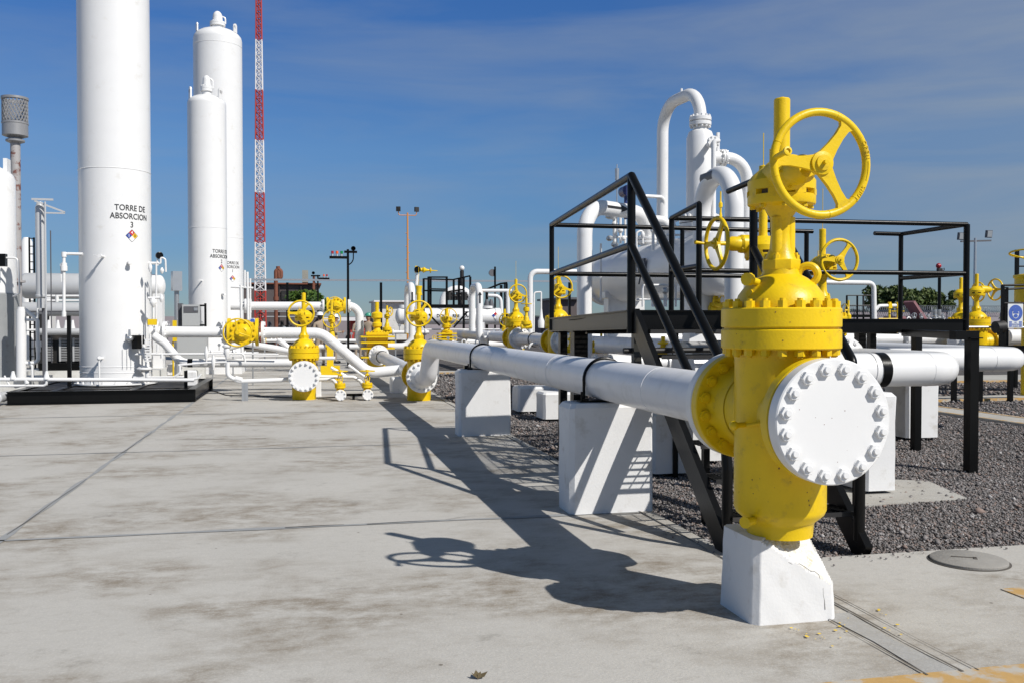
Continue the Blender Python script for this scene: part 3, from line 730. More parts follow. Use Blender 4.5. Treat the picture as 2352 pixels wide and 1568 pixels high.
# cross header behind the wheel valve, turning away at the right
t = thing('header_pipe', 'thick white header pipe with a black band, turning away at the right of the platform', 'pipe', (5.2, 8.05, .6))
b = MB(); b.pipe([(4.75, 8.05, 1.055), (6.42, 8.05, 1.055), (6.30, 9.85, 1.055)], .166, .38, 32, 12); b.torus((5.38, 8.05, 1.055), (1, 0, 0), .168, .006, 40, 6); ob('pipe', b, 'white', t)
b = MB(); b.lathe([(.172, 0), (.172, .10)], (5.44, 8.05, 1.055), (1, 0, 0), 40, caps=False); ob('band', b, 'black', t)
b = MB(); b.torus((6.02, 8.05, 1.055), (1, 0, 0), .1662, .002, 40, 6); ob('weld_bead', b, 'white', t)
single('pipe_support', bevel_block(4.92, 5.23, 7.38, 8.15, 0.885, seed=8), 'block', 'white concrete block in the gravel just right of the nearest blind flange', 'concrete block', 'white blocks in the gravel', ang=20)
single('pipe_support', bevel_block(7.72, 8.20, 10.68, 11.2, 0.83, seed=9), 'block', 'white concrete block in the gravel behind the black leg, under the second header pipe', 'concrete block', 'white blocks in the gravel', ang=20)
t = thing('header_pipe', 'white header pipe ending in a rounded bend at the right edge of the picture', 'pipe', (8.5, 11.2, .6))
b = MB(); b.pipe([(6.9, 11.2, 1.0), (9.98, 11.2, 1.0), (9.98, 24.0, 1.0), (9.7, 24.2, 1.0)], .166, .38, 28, 12); ob('pipe', b, 'white', t)
b = MB(); b.torus((9.40, 11.2, 1.0), (1, 0, 0), .1665, .003, 40, 6); ob('weld_bead', b, 'white', t)
# header line through the right hand valves
t = thing('header_pipe', 'white pipe joining the yellow valves left of the platform, behind the long pipe', 'pipe', (5.9, 15, .6))
b = MB(); b.pipe([(6.27, 10.95, 1.055), (6.2, 13.0, 1.07), (va.x + .1, 17.6, 1.085), (va.x, 19.4, 1.085)], .163, .5, 24); b.pipe([(va.x, 20.6, 1.085), (vb.x, 24.25, 1.085)], .163, .5, 24); b.pipe([(vb.x, 25.4, 1.085), (vb.x, 34, 1.085)], .163, .5, 24); ob('pipe', b, 'pipe_white', t)
b = MB(); ym_ = (20.6 + 24.25) / 2; b.torus(((va.x + vb.x) / 2, ym_, 1.085), (0, 1, 0), .172, .012, 32, 8); ob('clamp', b, 'black', t)
for (px, w, Y, lab) in ((1236, .8, 15.5, 'white concrete block in shade behind the long pipe, left one of a pair'), (1290, .7, 14.2, 'white concrete block in shade behind the long pipe, right one of a pair')):
    p = YP(px, 880, Y); single('pipe_support', bevel_block(p.x - w / 2, p.x + w / 2, Y - .2, Y + .3, .42, seed=int(px)), 'block', lab, 'concrete block', 'white blocks in the gravel', ang=20)
for (px, Y, h_) in ((1530, 8.9, .62), (1600, 9.6, .62)):
    p = YP(px, 950, Y); single('pipe_support', bevel_block(p.x - .22, p.x + .22, Y - .2, Y + .2, h_, seed=int(px)), 'block', 'white concrete block in the shade under the stairs, %s one' % ('left' if px < 1560 else 'right'), 'concrete block', 'white blocks in the gravel', ang=20)
# large flanged stub left of the stairs foot: cross pipe with shadows
t = thing('manifold_pipe', 'white manifold pipe under the platform, barred with shadows', 'pipe', (4.2, 16.5, .6))
p0, p1 = YP(1300, 833, 17.0), YP(1612, 833, 17.0)
b = MB(); b.cyl((p0.x, 17, p0.z), (p1.x, 17, p1.z), .125, seg=24); ob('pipe', b, 'white', t)
for px in (1322, 1368, 1402, 1470, 1534, 1575): 
    q = YP(px, 833, 17); b = MB(); b.flange((q.x - .03, 17, q.z), (1, 0, 0), .17, .05, 10, .016, .02, seg=24); ob('flange', b, 'white', t)
# ================================================================== ACCESS PLATFORM AND STAIR
P = thing('access_platform', 'black steel access platform with stair, handrails and grating deck around the yellow valves', 'platform', (4.2, 9.8, 0))
def tube(name, pts, r=.021, m='black', seg=12, R=None, par=P):
    b = MB()
    if R: b.pipe(pts, r, R, seg, 6)
    else: b.tube(pts, r, seg) if len(pts) == 2 else b.pipe(pts, r, r * 2.2, seg, 4)
    return ob(name, b, m, par)
nl = Vector((2.77, 7.61, 0)); nr = Vector((3.94, 7.64, 0)); fl = Vector((2.97, 11.0, 0)); ml = Vector((4.12, 9.98, 0)); mn = Vector((4.08, 9.13, 0)); fr = Vector((7.92, 9.84, 0)); br = Vector((7.92, 11.12, 0)); be = Vector((6.46, 11.05, 0))
ZD_N, ZD_F = 1.625, 1.56           # deck level at the stair head and at the back
ZR_N, ZR_F = 2.79, 2.715
def at(v, z): return Vector((v.x, v.y, z))
# posts
for v, zt in ((nl, ZR_N), (nr, ZR_N), (fl, ZR_F), (mn, ZR_F + .06), (ml, ZR_F), (fr, ZR_F), (br, ZR_F), (be, ZR_F)):
    tube('post', [at(v, 1.42), at(v, zt)], .037 if v in (nl, nr, fr) else .031)
for x in (5.35,): tube('post', [(x, 9.91, 1.42), (x, 9.91, ZR_F)], .028)
for x in (4.7,): tube('post', [(x, 11.03, 1.42), (x, 11.03, ZR_F)], .028)
# top and middle rails
def rail(a, b_, za, zb, n='handrail', r=.028): tube(n, [at(a, za), at(b_, zb)], r)
rail(fl, nl, ZR_F, ZR_N, r=.033); rail(fl, nl, ZR_F - .60, ZR_N - .60, 'mid_rail', r=.031)
rail(fl, be, ZR_F, ZR_F); rail(fl, be, ZR_F - .60, ZR_F - .60, 'mid_rail')
rail(be, be + Vector((.09, 0, 0)), ZR_F, ZR_F)
rail(ml, fr, ZR_F, ZR_F); rail(ml, fr, ZR_F - .60, ZR_F - .60, 'mid_rail')
rail(ml, mn, ZR_F, ZR_F + .06, r=.027); rail(ml, mn, ZR_F - .60, ZR_F - .60, 'mid_rail')
rail(fr, br, ZR_F, ZR_F); rail(fr, br, ZR_F - .60, ZR_F - .60, 'mid_rail')
e1 = Vector((7.5, 11.1, 0)); rail(br, e1, ZR_F, ZR_F)
rail(nr, nr + Vector((.02, .55, 0)), ZR_N, ZR_N - .02, r=.027)
# deck beams (channels)
def beam(a, b_, za, zb, m='black', h=.165, n='edge_beam'):
    b = MB(); b.channel(at(a, za - h / 2), at(b_, zb - h / 2), .07, h); ob(n, b, m, P)
beam(fl + Vector((0, -.02, 0)), nl + Vector((0, .02, 0)), ZD_F + .01, ZD_N, 'dusty'); beam(nl + Vector((.04, 0, 0)), nr, ZD_N, ZD_N)
beam(nr, mn, ZD_N, ZD_F); beam(ml + Vector((0, .02, 0)), fr, ZD_F, ZD_F); beam(fr + Vector((0, .04, 0)), br, ZD_F, ZD_F); beam(fl, br, ZD_F, ZD_F)
beam(nl + Vector((.3, .5, 0)), nr + Vector((-.04, .5, 0)), ZD_N - .02, ZD_N - .02); beam(Vector((2.95, 9.5, 0)), Vector((4.05, 9.5, 0)), ZD_F, ZD_F)
for x in (5.0, 6.0, 7.0): beam(Vector((x, 9.9, 0)), Vector((x, 11.0, 0)), ZD_F - .02, ZD_F - .02, n='cross_beam')
# grating: bearing bars
def grating(x0, x1, y0, y1, z0, z1, step=.044, name='grating', par=P, hgt=.016):
    b = MB(); y = y0
    while y < y1:
        z = z0 + (z1 - z0) * (y - y0) / max(1e-6, (y1 - y0)); b.box(((x0 + x1) / 2, y, z - hgt / 2), (x1 - x0, .005, hgt)); y += step
    x = x0 + .002
    while x < x1:
        zc = (z0 + z1) / 2; b.beam((x, y0, z0 - .006), (x, y1, z1 - .006), .006, .010); x += .10
    return ob(name, b, 'black', par, flat=True)
grating(2.86, 3.92, 7.66, 9.9, ZD_N - .006, ZD_F - .006)
grating(3.02, 7.86, 9.92, 11.0, ZD_F - .006, ZD_F - .006)
# legs
def leg(x, y, z1, w=.10, m='black', z0=-.28, n='leg'):
    b = MB(); b.box((x, y, (z0 + z1) / 2), (w, w, z1 - z0)); b.box((x, y, z1 - .004), (w + .05, w + .05, .012)); ob(n, b, m, P)
leg(2.86, 7.72, 1.46, .07, 'dusty'); 
q = YP(1330, 800, 10.0); leg(q.x, 10.0, 1.42, .16); leg(3.95, 7.72, 1.46, .06)
q = YP(1550, 1076, 8.7); leg(q.x, 8.7, 1.44, .05)
q = G(1620, 1190); leg(q.x, q.y, .80, .05); q = G(1968, 1197); leg(q.x, q.y, .80, .05)
q = YP(2103, 1040, 9.9); leg(q.x, 9.9, 1.40, .09)
q = G(2229, 1086, -.05); rl = q.copy(); leg(q.x, q.y, 1.36, .10)
b = MB(); b.box((q.x - .09, q.y, 1.385), (.28, .10, .09)); b.beam((q.x - .17, q.y, 1.385), (q.x + .35, 9.9, 1.39), .08, .08); ob('bracket', b, 'black', P)
q = YP(1975, 850, 10.95); leg(q.x, 10.95, 1.40, .11); q = YP(1985, 850, 9.95); 
leg(7.4, 11.0, 1.4, .09); leg(3.1, 10.95, 1.4, .09)
# low bracing bars behind the long pipe
b = MB(); b.cyl((2.75, 7.75, 1.27), (4.0, 7.75, 1.27), .025, seg=8); b.cyl((3.0, 7.3, .99), (3.95, 7.3, .99), .022, seg=8); ob('brace', b, 'black_dull', P)
# stair
S0L, S1L = Vector((2.80, 7.60, 1.56)), Vector((2.70, 5.58, .02)); S0R, S1R = Vector((3.90, 7.60, 1.56)), Vector((3.62, 5.46, .00))
for a, c in ((S0L, S1L), (S0R, S1R)):
    b = MB(); b.beam(a, c + (c - a).normalized() * .05, .05, .19, 0); ob('stringer', b, 'black', P)
for k in range(7):
    f = (k + .75) / 7.6; a, c = S0L.lerp(S1L, f), S0R.lerp(S1R, f); z = a.z + .05
    tr = grating(a.x + .02, c.x - .02, min(a.y, c.y) - .13, min(a.y, c.y) + .12, z, z, step=.046, name='tread', hgt=.014)
    b = MB(); b.box(((a.x + c.x) / 2, min(a.y, c.y) - .137, z - .015), (c.x - a.x - .04, .006, .03)); b.box(((a.x + c.x) / 2, min(a.y, c.y) + .127, z - .012), (c.x - a.x - .04, .006, .024)); ob('nosing', b, 'black_dull', tr)
# stair rails
lowL, lowR = Vector((2.72, 5.72, 1.26)), Vector((3.62, 5.6, 1.26))
tube('stair_rail', [at(nl, ZR_N), lowL, (2.71, 5.60, .55), (2.72, 5.62, .10)], .036); tube('stair_rail', [at(nr, ZR_N), lowR, (3.62, 5.5, .55), (3.62, 5.5, .06)], .036)
tube('stair_mid_rail', [at(nl, ZR_N - .60), lowL - Vector((0, 0, .55))], .033); tube('stair_mid_rail', [at(nr, ZR_N - .60), lowR - Vector((0, 0, .55))], .033)
# ================================================================== VESSELS, TOWERS AND PIPEWORK
def dd(px, Y):  # level forward depth of the plane Y seen at px
    t = (px - 1176) / FPX; return Y / (ca - t * sa)
def R_(wpx, px, Y): return wpx * dd(px, Y) / FPX / 2       # radius of a pipe that measures wpx across
def pl(Y, *pts): return [YP(x, y, Y) for x, y in pts]
def diamond(c, R, a0, z0, s, par, name='hazard_diamond', digits=('1', '4', '0')):
    """four-colour diamond bent on a vertical cylinder; s = half diagonal"""
    root = None
    for (m, cx_, cz_) in (('n_red', 0, .5), ('n_blue', -.5, 0), ('n_yel', .5, 0), ('n_wht', 0, -.5)):
        b = MB(); n = 6
        for i in range(n + 1):
            for j in range(n + 1):
                u, v = i / n - .5, j / n - .5
                x, z = (cx_ + (u - v) * .49) * s, (cz_ + (u + v) * .49) * s
                a = a0 + x / R; b.v.append((c[0] + (R + .004) * cos(a), c[1] + (R + .004) * sin(a), z0 + z))
        for i in range(n):
            for j in range(n): q = i * (n + 1) + j; b.f.append((q, q + n + 1, q + n + 2, q + 1))
        o = ob(name if root is None else m[2:] + '_field', b, m, par if root is None else root)
        if root is None: root = o
    for dgt, x, z, m in ((digits[0], -.5, 0, 'n_wht'), (digits[1], 0, .5, 'n_wht'), (digits[2], .5, 0, 'ink')):
        tm = text_mesh(dgt, s * .62, .001); wrap_vertical(tm, c, R + .006, a0 + x * s / R, z0 + z * s); ob('digit', tm, m, root, flat=True)
    b = MB(); n = 10; cor = [(0, 1), (1, 0), (0, -1), (-1, 0)]; L = []
    for k in range(4):
        p, q = cor[k], cor[(k + 1) % 4]
        for j in range(n): x = (p[0] + (q[0] - p[0]) * j / n) * s; z = (p[1] + (q[1] - p[1]) * j / n) * s; a = a0 + x / R; L.append((c[0] + (R + .004) * cos(a), c[1] + (R + .004) * sin(a), z0 + z))
    b.tube(L, .0035, 4, closed=True); ob('border', b, 'ink', root); return root
def tower(label, cx, cy, R, zt, zb, seams, lines, tpx, tz, size, dz, ds, top='cap', nozzles=()):
    t = thing('absorption_tower', label, 'tower', (cx, cy, zb), 0, 'white absorption towers')
    o = lambda n, b, m='white', **k: ob(n, b, m, t, **k)
    b = MB(); hd = [(R * cos(a), zt + R * .5 * sin(a)) for a in [radians(q) for q in (0, 15, 30, 45, 58, 70, 80, 88)]]
    b.lathe([(R, zb + .02)] + [(R, zb + (zt - zb) * k / 6) for k in range(1, 6)] + [(R, zt - .02)] + hd, (cx, cy, 0), seg=72); o('shell', b, 'white')
    b = MB()
    for s in seams: b.torus((cx, cy, s), (0, 0, 1), R - .002, .010, 72, 6)
    o('weld_seam', b, 'white')
    b = MB(); b.lathe([(R + .11, zb), (R + .11, zb + .028), (R + .004, zb + .030)], (cx, cy, 0), seg=72)
    b.nuts((cx, cy, zb + .028), (0, 0, 1), R + .06, 20, .024, .03, .03); o('base_ring', b)
    z = zt + R * .5
    if top:
        q = R * .32
        b = MB(); b.lathe([(q * .75, z - .1), (q * .75, z + .10)], (cx, cy, 0), seg=24); b.lathe([(q, z + .10), (q, z + .17), (q * .97, z + .17), (q * .97, z + .18), (q, z + .18), (q, z + .25)], (cx, cy, 0), seg=28); b.nuts((cx, cy, z + .25), (0, 0, 1), q * .85, 10, .022, .03)
        b.lathe([(q * .7, z + .25), (q * .62, z + .45)], (cx, cy, 0), seg=20); b.sphere((cx, cy, z + .45), q * .62, 20, 10, (1, 1, 1.3)); b.tube(fillet([(cx + .1, cy, z + .5), (cx + q * 1.0, cy, z + .45), (cx + q * 1.0, cy, z + .2)], .1), .03, 8); o('top_nozzle', b)
        for a in (200, 330, 80):
            a = radians(a); c = Vector((cx + R * .86 * cos(a), cy + R * .86 * sin(a), zt + R * .30)); b = MB(); b.box(c + Vector((0, 0, .08)), (.05, .2, .26), rz=a + pi / 2 * 0); b.cyl(c + Vector((-.025 * cos(a) , -.025 * sin(a), .2)), c + Vector((.025 * cos(a), .025 * sin(a), .2)), .10, seg=20); o('lifting_lug', b)
    base = atan2(-cy, -cx)
    def surf(px, py, out=0.0):
        cd = (Vector((cx, cy, 0)) - Vector((0, 0, 0))); d0 = cx * sa + cy * ca; pc = 1176 + (cx * ca - cy * sa) / d0 * FPX
        k = max(-.98, min(.98, (px - pc) / (R * FPX / d0))); a = base + math.asin(k); p = Vector((cx + (R + out) * cos(a), cy + (R + out) * sin(a), 0))
        d = p.x * sa + p.y * ca; v = (784 - py) / FPX; f = cp + v * sp; u = -sp + v * cp; p.z = EYE + u / f * d
        return p, a
    p, a0 = surf(tpx, 0)
    for k, L in enumerate(lines):
        tm = text_mesh(L, size, .0015, space=1.02); tm.v = [(x * .86, y, z_) for x, y, z_ in tm.v]; wrap_vertical(tm, (cx, cy), R + .004, a0 + (.0 if k != 1 else -.02), tz - k * size * 1.02); ob('lettering', tm, 'ink', t, flat=True)
    diamond((cx, cy), R, a0, dz, ds, t)
    return t, surf
def surfpart(t, surf, px, py, parts, name, m='white'):
    p, a = surf(px, py); n = Vector((cos(a), sin(a), 0)); s = Vector((-sin(a), cos(a), 0)); b = MB(); parts(b, p, n, s); return ob(name, b, m, t)

# --- tower 3 on its skid
X3, Y3, R3 = -3.85, 20.65, .70
t3, s3 = tower('nearest and widest white tower lettered TORRE DE ABSORCION 3, on a black skid', X3, Y3, R3, 14.5, .25, (1.52 + 342 * 19.3 / 2120, .62, .50), ('TORRE DE', 'ABSORCION', '3'), 301, 1.52 + 262 * 18.7 / 2120, .165, 1.52 + 199 * 18.7 / 2120, .125)
surfpart(t3, s3, 243, 590, lambda b, p, n, s: (b.cyl(p, p + n * .22, .022, seg=10), b.cyl(p + n * .18, p + n * .24, .04, seg=6), b.cyl(p + n * .2 - s * .02, p + n * .2 - s * .14 + Vector((0, 0, .02)), .006, seg=6)), 'sample_nozzle')
surfpart(t3, s3, 293, 604, lambda b, p, n, s: (b.cyl(p, p + n * .12, .035, seg=12), b.lathe([(.048, .09), (.050, .13), (.03, .135)], p, n, 16)), 'plugged_nozzle')
surfpart(t3, s3, 337, 605, lambda b, p, n, s: (b.cyl(p, p + n * .20, .030, seg=10), b.cyl(p + n * .18 + Vector((0, 0, -.05)), p + n * .18 + Vector((0, 0, .08)), .02, seg=8)), 'gauge_stub')
surfpart(t3, s3, 338, 592, lambda b, p, n, s: (b.lathe([(.055, 0), (.075, .01), (.075, .07), (.06, .075), (.055, .06)], p + n * .2 + Vector((0, 0, .04)), (.35, -.9, 0), 20)), 'pressure_gauge', 'black')
surfpart(t3, s3, 290, 777, lambda b, p, n, s: (b.cyl(p, p + n * .20, .03, seg=10), b.sphere(p + n * .14, .07, 12, 6), b.cyl(p + n * .12, p + n * .12 + Vector((0, 0, .18)), .03, .02, 10), b.cyl(p + n * .14, p + n * .14 + s * .1, .03, seg=8)), 'level_switch', 'galv')
surfpart(t3, s3, 303, 785, lambda b, p, n, s: b.box(p + n * .16, (.13, .20, .27), rz=radians(-35)), 'switch_housing', 'black')
for px in (279, 288, 296): surfpart(t3, s3, px, 815, lambda b, p, n, s: b.cyl(p + n * .02 + Vector((0, 0, .12)), p + n * .02 - Vector((0, 0, .28)), .004, seg=5), 'tubing', 'galv')
surfpart(t3, s3, 238, 822, lambda b, p, n, s: (b.cyl(p, p + n * .16, .025, seg=10), b.sphere(p + n * .15, .045, 10, 6), b.cyl(p + n * .15, Vector((p.x, p.y, .28)) + n * .15, .018, seg=8)), 'drain_stub')
for px in (186, 300): surfpart(t3, s3, px, 869, lambda b, p, n, s: b.cyl(p, p + n * .006, .03, seg=12), 'vent_hole', 'ink')
X1 = -2.05
t = thing('skid', 'low black steel skid frame under the nearest white tower', 'skid frame', (-3.6, 20, 0), 0)
b = MB(); b.channel((-5.35, 18.58, .13), (X1, 18.58, .13), .14, .24); ob('front_beam', b, 'black', t)
b = MB(); b.channel((X1 - .07, 18.66, .13), (X1 - .07, 21.9, .13), .14, .24); ob('side_beam', b, 'black', t)
b = MB(); b.channel((-5.28, 18.66, .13), (-5.28, 21.9, .13), .14, .24); ob('side_beam', b, 'black', t)
b = MB(); b.channel((-5.35, 21.98, .13), (X1, 21.98, .13), .14, .24); ob('rear_beam', b, 'black', t)
for x in (-4.6, -3.2): b = MB(); b.channel((x, 18.66, .13), (x, 21.9, .13), .12, .235); ob('cross_beam', b, 'black', t)
b = MB(); b.box((-3.7, 20.6, .215), (3.0, 2.5, .02)); ob('deck_plate', b, 'black_dull', t)
p = G(46, 918, 0); b = MB(); b.cyl((p.x, 18.35, .15), (p.x, 18.9, .15), .095, seg=24); b.sphere((p.x, 18.35, .15), .097, 20, 10, (1, .5, 1)); single('capped_pipe_end', b, 'silver', 'grey domed pipe end sticking out at the left end of the black skid', 'pipe end')

# --- towers 2 and 1
c2 = YP(478, 700, 29.5); R2 = R_(85, 478, 29.5)
t2, s2 = tower('shortest white tower, lettered TORRE DE ABSORCION 2, in front of the tower marked 1', c2.x, 29.5, R2, YP(478, 229, 29.5).z - .15, .3, (YP(478, 522, 29.0).z, .9, .7), ('TORRE DE', 'ABSORCION', '2'), 508, YP(508, 577, 28.9).z, .148, YP(508, 615, 28.9).z, .115)
surfpart(t2, s2, 466, 645, lambda b, p, n, s: (b.cyl(p, p + n * .22, .022, seg=10), b.cyl(p + n * .18, p + n * .24, .04, seg=6)), 'sample_nozzle')
surfpart(t2, s2, 508, 676, lambda b, p, n, s: (b.cyl(p, p + n * .12, .035, seg=12), b.lathe([(.048, .09), (.050, .13)], p, n, 12)), 'plugged_nozzle')
c1 = YP(504, 700, 38.5); R1 = R_(107, 504, 38.5)
t1, s1 = tower('tall white tower lettered TORRE DE ABSORCION 1, furthest back of the towers', c1.x, 38.5, R1, YP(504, 82, 38.5).z - .2, .3, (YP(504, 545, 37.8).z, YP(504, 98, 37.8).z), ('TORRE DE', 'ABSORCION', '1'), 533, YP(533, 605, 37.9).z, .155, YP(531, 641, 37.9).z, .13)
for (cx, cy, s, lab) in ((c2.x, 29.5, .95, 'shorter second'), (c1.x, 38.5, 1.3, 'rearmost')):
    b = MB(); b.box((cx, cy, .15), (s * 2.2, s * 2.2, .30)); single('tower_plinth', b, 'block', 'low white concrete plinth under the %s tower' % lab, 'plinth')

# --- vessel cut by the left edge
cv = YP(-40, 700, 22.0); Rv = R_(140, -40, 22.0)
t = thing('vertical_vessel', 'white vessel with streaked grey lower jacket cut by the left edge', 'vessel', (cv.x, 22, 0))
ztop = YP(-40, 412, 22.0).z; zmid = YP(30, 677, 21.6).z
b = MB(); b.lathe([(Rv, zmid)] + [(Rv * cos(a), ztop + Rv * .5 * sin(a)) for a in [radians(q) for q in (0, 20, 40, 60, 75, 88)]], (cv.x, 22, 0), seg=64); ob('shell', b, 'white', t)
b = MB(); b.lathe([(Rv + .05, .32), (Rv + .05, zmid + .01), (Rv, zmid + .04)], (cv.x, 22, 0), seg=64); ob('jacket', b, 'oldsteel', t)
b = MB(); q = YP(16, 390, 22.0); b.box((q.x, 22.0, q.z), (.08, .25, .45)); ob('lifting_lug', b, 'white', t)
q = YP(5, 598, 21.2); b = MB(); b.box(q, (.16, .16, .26)); ob('switch_housing', b, 'black', t)
b = MB(); b.pipe([q + Vector((.08, 0, .05)), q + Vector((.30, 0, .05)), q + Vector((.33, 0, -.7)), q + Vector((.15, .2, -.75))], .02, .08, 8); ob('tubing', b, 'white', t)
b = MB(); b.box((cv.x + .2, 22, .16), (1.9, 1.9, .32)); ob('base', b, 'aged_white', t)
# vertical white pipe beside it
YL = 21.0
def pipething(name, label, cat, Y, runs, m='white', loc=None, group=None, seg=12):
    """runs: (points, width in measured units, part name)"""
    p0 = runs[0][0][0]; base = YP(p0[0], 900, Y); t = thing(name, label, cat, (base.x, Y, 0), 0, group)
    for r in runs:
        pts, w = r[0], r[1]; nm = r[2] if len(r) > 2 else 'pipe'; mm = r[3] if len(r) > 3 else m
        P = [YP(x, y, Y + (r[4] if len(r) > 4 else 0)) for x, y in pts]; rad = R_(w, pts[0][0], Y); b = MB()
        if len(P) == 2: b.cyl(P[0], P[1], rad, seg=seg)
        else: b.pipe(P, rad, rad * 2.6, seg, 5)
        ob(nm, b, mm, t)
    return t
def addflange(t, Y, px, py, w, th, ax=(1, 0, 0), m='white', n=10, name='flange', double=True):
    c = YP(px, py, Y); R = R_(w, px, Y); b = MB(); ax = Vector(ax)
    if double:
        b.flange(c + ax * .004, ax, R, th, n, R * .10, R * .12, 0, 24); b.flange(c - ax * .004, -ax, R, th, n, R * .10, R * .12, 0, 24)
    else: b.flange(c, ax, R, th, n, R * .10, R * .12, 0, 24)
    ob(name, b, m, t)
t = pipething('riser_piping', 'thick white standpipe with elbowed drain lines beside the streaked grey jacket', 'piping', YL, [
    ([(49, 712), (49, 872)], 22), ([(49, 735), (86, 735), (88, 690)], 6), ([(58, 712), (86, 735), (88, 833), (40, 834)], 9), ([(38, 834), (74, 834), (75, 868)], 7), ([(58, 720), (80, 720)], 4)])
for px, py, w in ((88, 790, 14), (88, 801, 11), (49, 712, 17)):
    c = YP(px, py, YL); b = MB(); b.lathe([(R_(w, px, YL), -.06), (R_(w, px, YL), .06)], c, (0, 0, 1), 14); ob('valve_body', b, 'white', t)
t = pipething('skid_header', 'two thin white pipes running level along the front of the black skid', 'piping', 19.0, [
    ([(-60, 870), (446, 872)], 9), ([(-60, 885), (106, 885), (108, 868)], 6), ([(10, 862), (22, 885)], 4), ([(60, 872), (62, 880)], 10, 'coupling'), ([(418, 873), (455, 868), (462, 858)], 6)])
for px in (30, 107): c = YP(px, 860, 19.0); b = MB(); b.cyl(c - Vector((0, 0, .1)), c + Vector((0, 0, .06)), .03, seg=8); b.lathe([(.06, -.08), (.035, .02), (.02, .07)], c, (0, 0, 1), 12); ob('valve_body', b, 'white', t)
b = MB(); p = YP(427, 868, 19.1); b.box((p.x, 19.1, .30), (.06, .06, .55)); ob('support_post', b, 'black', t)
t = pipething('vent_piping', 'thin white pipe with a valve rising left of the nearest tower and elbowing into it', 'piping', 20.2, [
    ([(147, 725), (147, 583), (190, 584)], 7)])
for py, w in ((610, 13), (617, 15), (722, 10), (585, 11)): c = YP(147, py, 20.2); b = MB(); b.cyl(c - Vector((0, 0, .05)), c + Vector((0, 0, .05)), R_(w, 147, 20.2), seg=12); ob('valve_body', b, 'white', t)
c = YP(140, 625, 20.2); b = MB(); b.beam(c + Vector((0, 0, .16)), c - Vector((-.02, 0, .2)), .03, .02); ob('lever', b, 'white', t)
for px, y0, y1, w, Y, m, lab in ((159, 725, 872, 7, 20.2, 'black', 'black square post standing left of the nearest tower foot'), (102, 700, 868, 7, 20.7, 'darkgrey', 'dark grey post below the slim grey stack')):
    a, c = YP(px, y0, Y), YP(px, y1, Y); b = MB(); b.box(((a.x + c.x) / 2, Y, a.z / 2), (.07, .07, a.z)); single('post', b, m, lab, 'post')
a = YP(116, 530, 26); b = MB(); b.cyl((a.x, 26, 0), (a.x, 26, a.z), .015, seg=6); single('lightning_rod', b, 'darkgrey', 'thin dark vertical rod right of the slim grey stack', 'rod')
# slim grey stack
Ys = 20.6; c = YP(93, 600, Ys); r = R_(20, 93, Ys); zt = YP(93, 478, Ys).z; zl = YP(93, 680, Ys).z
t = thing('slim_stack', 'slim pale grey stack with a small bracket arm at its top', 'stack', (c.x, Ys, 0))
b = MB(); b.lathe([(r * .8, zl - .25), (r * .8, zl - .05), (r * 1.15, zl - .02), (r * 1.15, zl + .02), (r, zl + .03), (r, zt), (r * .6, zt + .12)], (c.x, Ys, 0), seg=28); ob('pipe', b, 'silver', t)
b = MB(); b.beam((c.x - .05, Ys - .2, zt + .12), (c.x + .52, Ys - .2, zt - .10), .03, .035); b.beam((c.x + .15, Ys - .2, zt - .12), (c.x + .52, Ys - .2, zt - .12), .03, .03); b.beam((c.x - .1, Ys - .2, zt + .15), (c.x + .3, Ys - .2, zt + .15), .04, .04); b.cyl((c.x + .16, Ys - .25, .25), (c.x + .16, Ys - .25, zt + .1), .018, seg=8); ob('bracket_arm', b, 'silver', t)
# vent stack with perforated cap
Yv = 27.0; c = YP(37, 500, Yv); k = dd(37, Yv) / FPX
Z = lambda y: YP(37, y, Yv).z
t = thing('vent_stack', 'peeling grey vent stack with a perforated cylindrical cap', 'stack', (c.x, Yv, 0))
b = MB(); b.lathe([(10.5 * k, .05), (10.5 * k, Z(650)), (18 * k, Z(649)), (18 * k, Z(645)), (10.5 * k, Z(644)), (10.5 * k, Z(330))], (c.x, Yv, 0), seg=32); ob('pipe', b, 'rusty', t)
b = MB(); b.lathe([(11 * k, Z(330)), (20 * k, Z(326)), (20 * k, Z(322)), (14 * k, Z(321)), (14 * k, Z(318)), (27 * k, Z(313)), (27 * k, Z(287)), (28 * k, Z(286)), (28 * k, Z(282)), (26 * k, Z(281))], (c.x, Yv, 0), seg=40); ob('collar', b, 'greymetal', t)
b = MB(); r = 26 * k; nA, nZ = 44, 9; z0, z1 = Z(281), Z(230)     # perforated cage as a diamond lattice
for sgn in (-1, 1):
    for q in range(22):
        b.tube([(c.x + r * cos(2 * pi * q / 22 + sgn * .9 * j / 12), Yv + r * sin(2 * pi * q / 22 + sgn * .9 * j / 12), z0 + (z1 - z0) * j / 12) for j in range(13)], 1.3 * k, 5)
ob('perforated_cage', b, 'greymetal', t)
b = MB(); b.lathe([(25 * k, z1 - .02), (28.5 * k, z1), (28.5 * k, z1 + .06), (24 * k, z1 + .06), (24 * k, z1 - .02)], (c.x, Yv, 0), seg=36, caps=False); ob('top_ring', b, 'greymetal', t)
